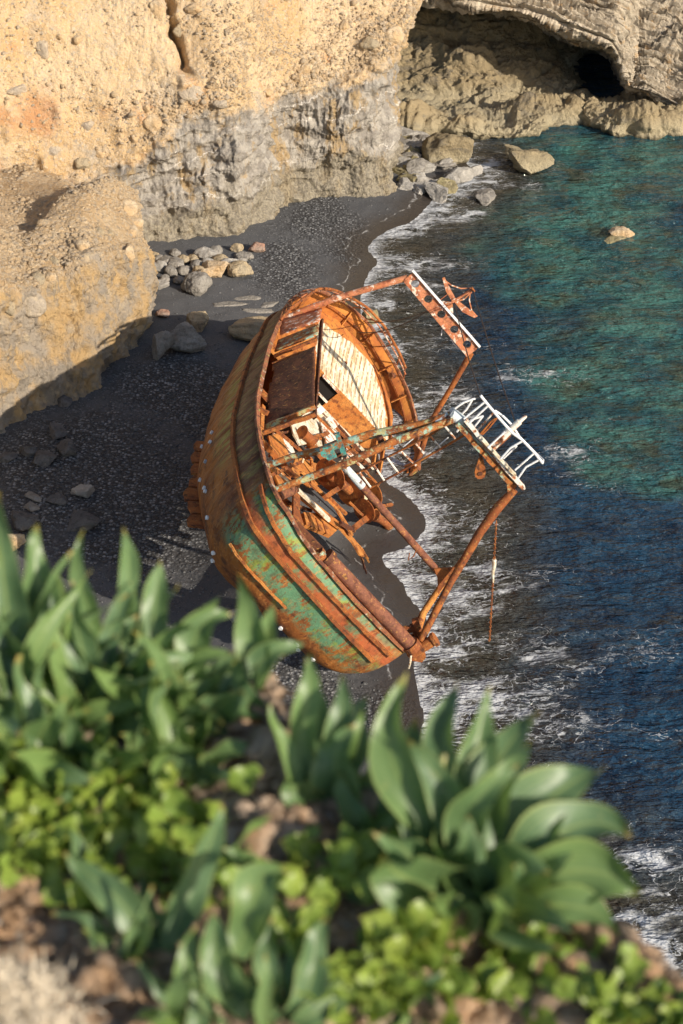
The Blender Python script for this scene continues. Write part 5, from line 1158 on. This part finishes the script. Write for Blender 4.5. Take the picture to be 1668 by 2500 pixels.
plant('lower left plant with one long leaf arching beside the dry straw bush', 320, 2330, 6, .22, .06, 60, 11, keys=[(330, 2390, 160, 2065, 85, 60, -90, 0), (420, 2330, 545, 1950, 80, -20, 0, 0), (380, 2380, 350, 2120, 60, 20, 0, .1)])
plant('narrow-leaved plant at bottom centre left, leaves pointing straight up', 480, 2480, 7, .22, .055, 55, 12, keys=[(460, 2480, 480, 2260, 60, -30, 0, 0), (570, 2480, 505, 2230, 95, 20, 0, 0), (560, 2330, 700, 2120, 110, 10, -80, 0), (640, 2480, 660, 2240, 60, 30, 0, 0)])
plant('plant at bottom centre with greyish pointed leaves', 700, 2520, 7, .24, .06, 60, 13, keys=[(700, 2470, 810, 2240, 80, 20, 0, 0), (720, 2500, 900, 2400, 70, 0, -30, 0)])
plant('small dark plant in the shade left of the big fanning plant', 950, 2080, 9, .22, .06, 75, 14); plant('small plant at the bottom right corner', 1640, 2500, 6, .14, .05, 70, 15)
plant('small yellowish plant on the bottom edge, right of the grey pointed one', 1000, 2520, 6, .15, .045, 75, 17); plant('lowest plant of the left bank, beside the long arching leaf', 180, 2180, 7, .18, .055, 80, 18)
plant('low plant in the shade between the middle stones and the bottom', 600, 2120, 5, .15, .05, 80, 16)

# low bright herbs, loose stones, dry bush
r_ = random.Random(99); hb_ = Leaves()
for cx, cy, rx, ry, n in [(60, 2130, 120, 50, 40), (240, 2230, 90, 40, 24), (70, 1960, 170, 90, 60), (330, 1990, 170, 60, 40), (420, 2110, 90, 70, 26), (840, 2170, 120, 60, 40), (980, 2340, 130, 60, 40), (900, 2450, 160, 60, 36), (1300, 2360, 120, 30, 14), (1200, 2460, 160, 50, 20), (1500, 2480, 90, 40, 12), (520, 2200, 90, 60, 18), (200, 2080, 150, 60, 18), (1500, 2530, 160, 60, 20), (700, 2350, 60, 60, 14)]:
    for k in range(int(n*.85)):
        B = on_ledge(r_.gauss(cx, rx*.5), r_.gauss(cy, ry*.5))
        for q in range(2):
            a = r_.uniform(0, 6.28); L = r_.uniform(.025, .08); e = r_.uniform(.1, 1.0); hgt = r_.uniform(.01, .07); tip = B+np.array([math.cos(a)*L, math.sin(a)*L, L*e+hgt])
            hb_.leaf(B+np.array([0, 0, hgt]), tip, L*r_.uniform(.6, .95), (0, 0, L*.2), (r_.uniform(-1, 1), -.6+r_.uniform(-.5, .5), 1), n=7, m=4, fold=.15, twist=r_.uniform(-1, 1), tone=r_.uniform(0, 1))
hb_.build('ground_cover', M['herb'], 'low bright green herbs carpeting the ledge between the squills', 'ground cover', kind='stuff')
M['pinkstone'] = rock_mat('pinkish_stone', (.80, .60, .43), (.74, .46, .26), (.66, .52, .40), 5)
n = 9000; q = rg.integers(0, 80*200, n); pts = LV[:80].reshape(-1, 3)[q]+rg.normal(0, .02, (n, 3))*[1, 1, .2]
scatter('ledge_stones', pts, rg.gamma(1.8, .0095, n)+.005, M['pinkstone'], 9, 'small pinkish stones covering the ledge', 'stones', .8)
for k, (x, y, a, lab) in enumerate([(640, 1790, 70, 'sunlit orange-pink stone highest in the bare gap below the wreck'), (690, 1830, 60, 'pink stone at the right of the bare gap'), (620, 1690, 55, 'pale stone at the top of the bare gap beside the stern'), (655, 1880, 60, 'pink stone lowest in the bare gap'), (930, 1935, 60, 'pale round stone between the two tall plants'),
    (1140, 2260, 80, 'cream stone under the big fanning plant'), (1225, 2290, 46, 'bright orange stone under the big fanning plant'), (1330, 2290, 90, 'cream stone right of the orange one'), (1560, 2330, 120, 'broad pinkish stone at the right rim of the ledge'), (1450, 2420, 110, 'rough brown stone at lower right'), (1600, 2400, 80, 'grey stone at the right rim of the ledge'),
    (495, 2145, 60, 'pinkish grey stone in the lower left shade'), (35, 2090, 46, 'orange stone at the left edge'), (605, 1960, 34, 'small cream stone in the dark gap'), (1240, 2470, 80, 'brown stone at the bottom edge'), (700, 2335, 70, 'pink stone near the bottom centre')]):
    p = on_ledge(x, y); s_ = FPX/np.linalg.norm(p-cpos); m_ = M['pinkstone'] if 'orange' not in lab.split('stone')[0] else None
    if m_ is None:
        if 'r_orange' not in M: M['r_orange'] = rock_mat('orange_stone', (.72, .33, .08), (.66, .36, .14), (.5, .3, .15), 8)
        m_ = M['r_orange']
    rock(p, (a/s_, a/s_*.8, a/s_*.7), m_, 900+k, lab, 'stone', None, k, .5, .1, name='stone')
def dry_mat():
    s = NT('dry_straw'); c = s.mix(s.attr('tone'), (.50, .42, .31), (.68, .60, .47)); return s.done(c, .8)
M['dry'] = dry_mat()
pts = []
for cx, cy, rx, ry, n in [(60, 2180, 70, 40, 60), (260, 2380, 60, 60, 40), (520, 2230, 40, 30, 20), (640, 1800, 40, 90, 60), (700, 1860, 40, 50, 30), (1120, 2250, 70, 30, 40), (1320, 2290, 80, 30, 50), (1500, 2340, 70, 50, 70), (1580, 2440, 70, 50, 60), (1270, 2440, 80, 40, 60), (330, 2030, 70, 30, 30), (700, 2330, 40, 30, 20), (620, 1690, 25, 30, 14), (1400, 2240, 50, 20, 20)]:
    for k in range(n): pts.append(on_ledge(r_.gauss(cx, rx*.7), r_.gauss(cy, ry*.7))+[r_.gauss(0, .01), r_.gauss(0, .01), r_.uniform(.005, .035)])
scatter('loose_stones', np.array(pts), rg.gamma(3, .0065, len(pts))+.007, M['pinkstone'], 10, 'sunlit pinkish and orange pebbles in the bare patches of the ledge', 'stones', .85)
db = Leaves(); B = on_ledge(30, 2560)+np.array([-.02, 0, 0])
for k in range(7000):
    th = r_.uniform(0, 6.28); ph = r_.uniform(0, 1.25); d = np.array([math.sin(ph)*math.cos(th), math.sin(ph)*math.sin(th), math.cos(ph)]); rad = r_.uniform(.09, .18)
    b_ = B+d*[1.3, 1, 1]*rad*r_.uniform(.45, 1.); t_ = b_+d*r_.uniform(.0, .03)+np.array([r_.gauss(0, .028) for _ in range(3)]); db.leaf(b_, t_, r_.uniform(.002, .0045), (0, 0, .005), None, n=3, m=2, tone=r_.random())
db.build('dry_shrub', M['dry'], 'pale dry straw-like bush at the bottom left corner', 'dry bush')
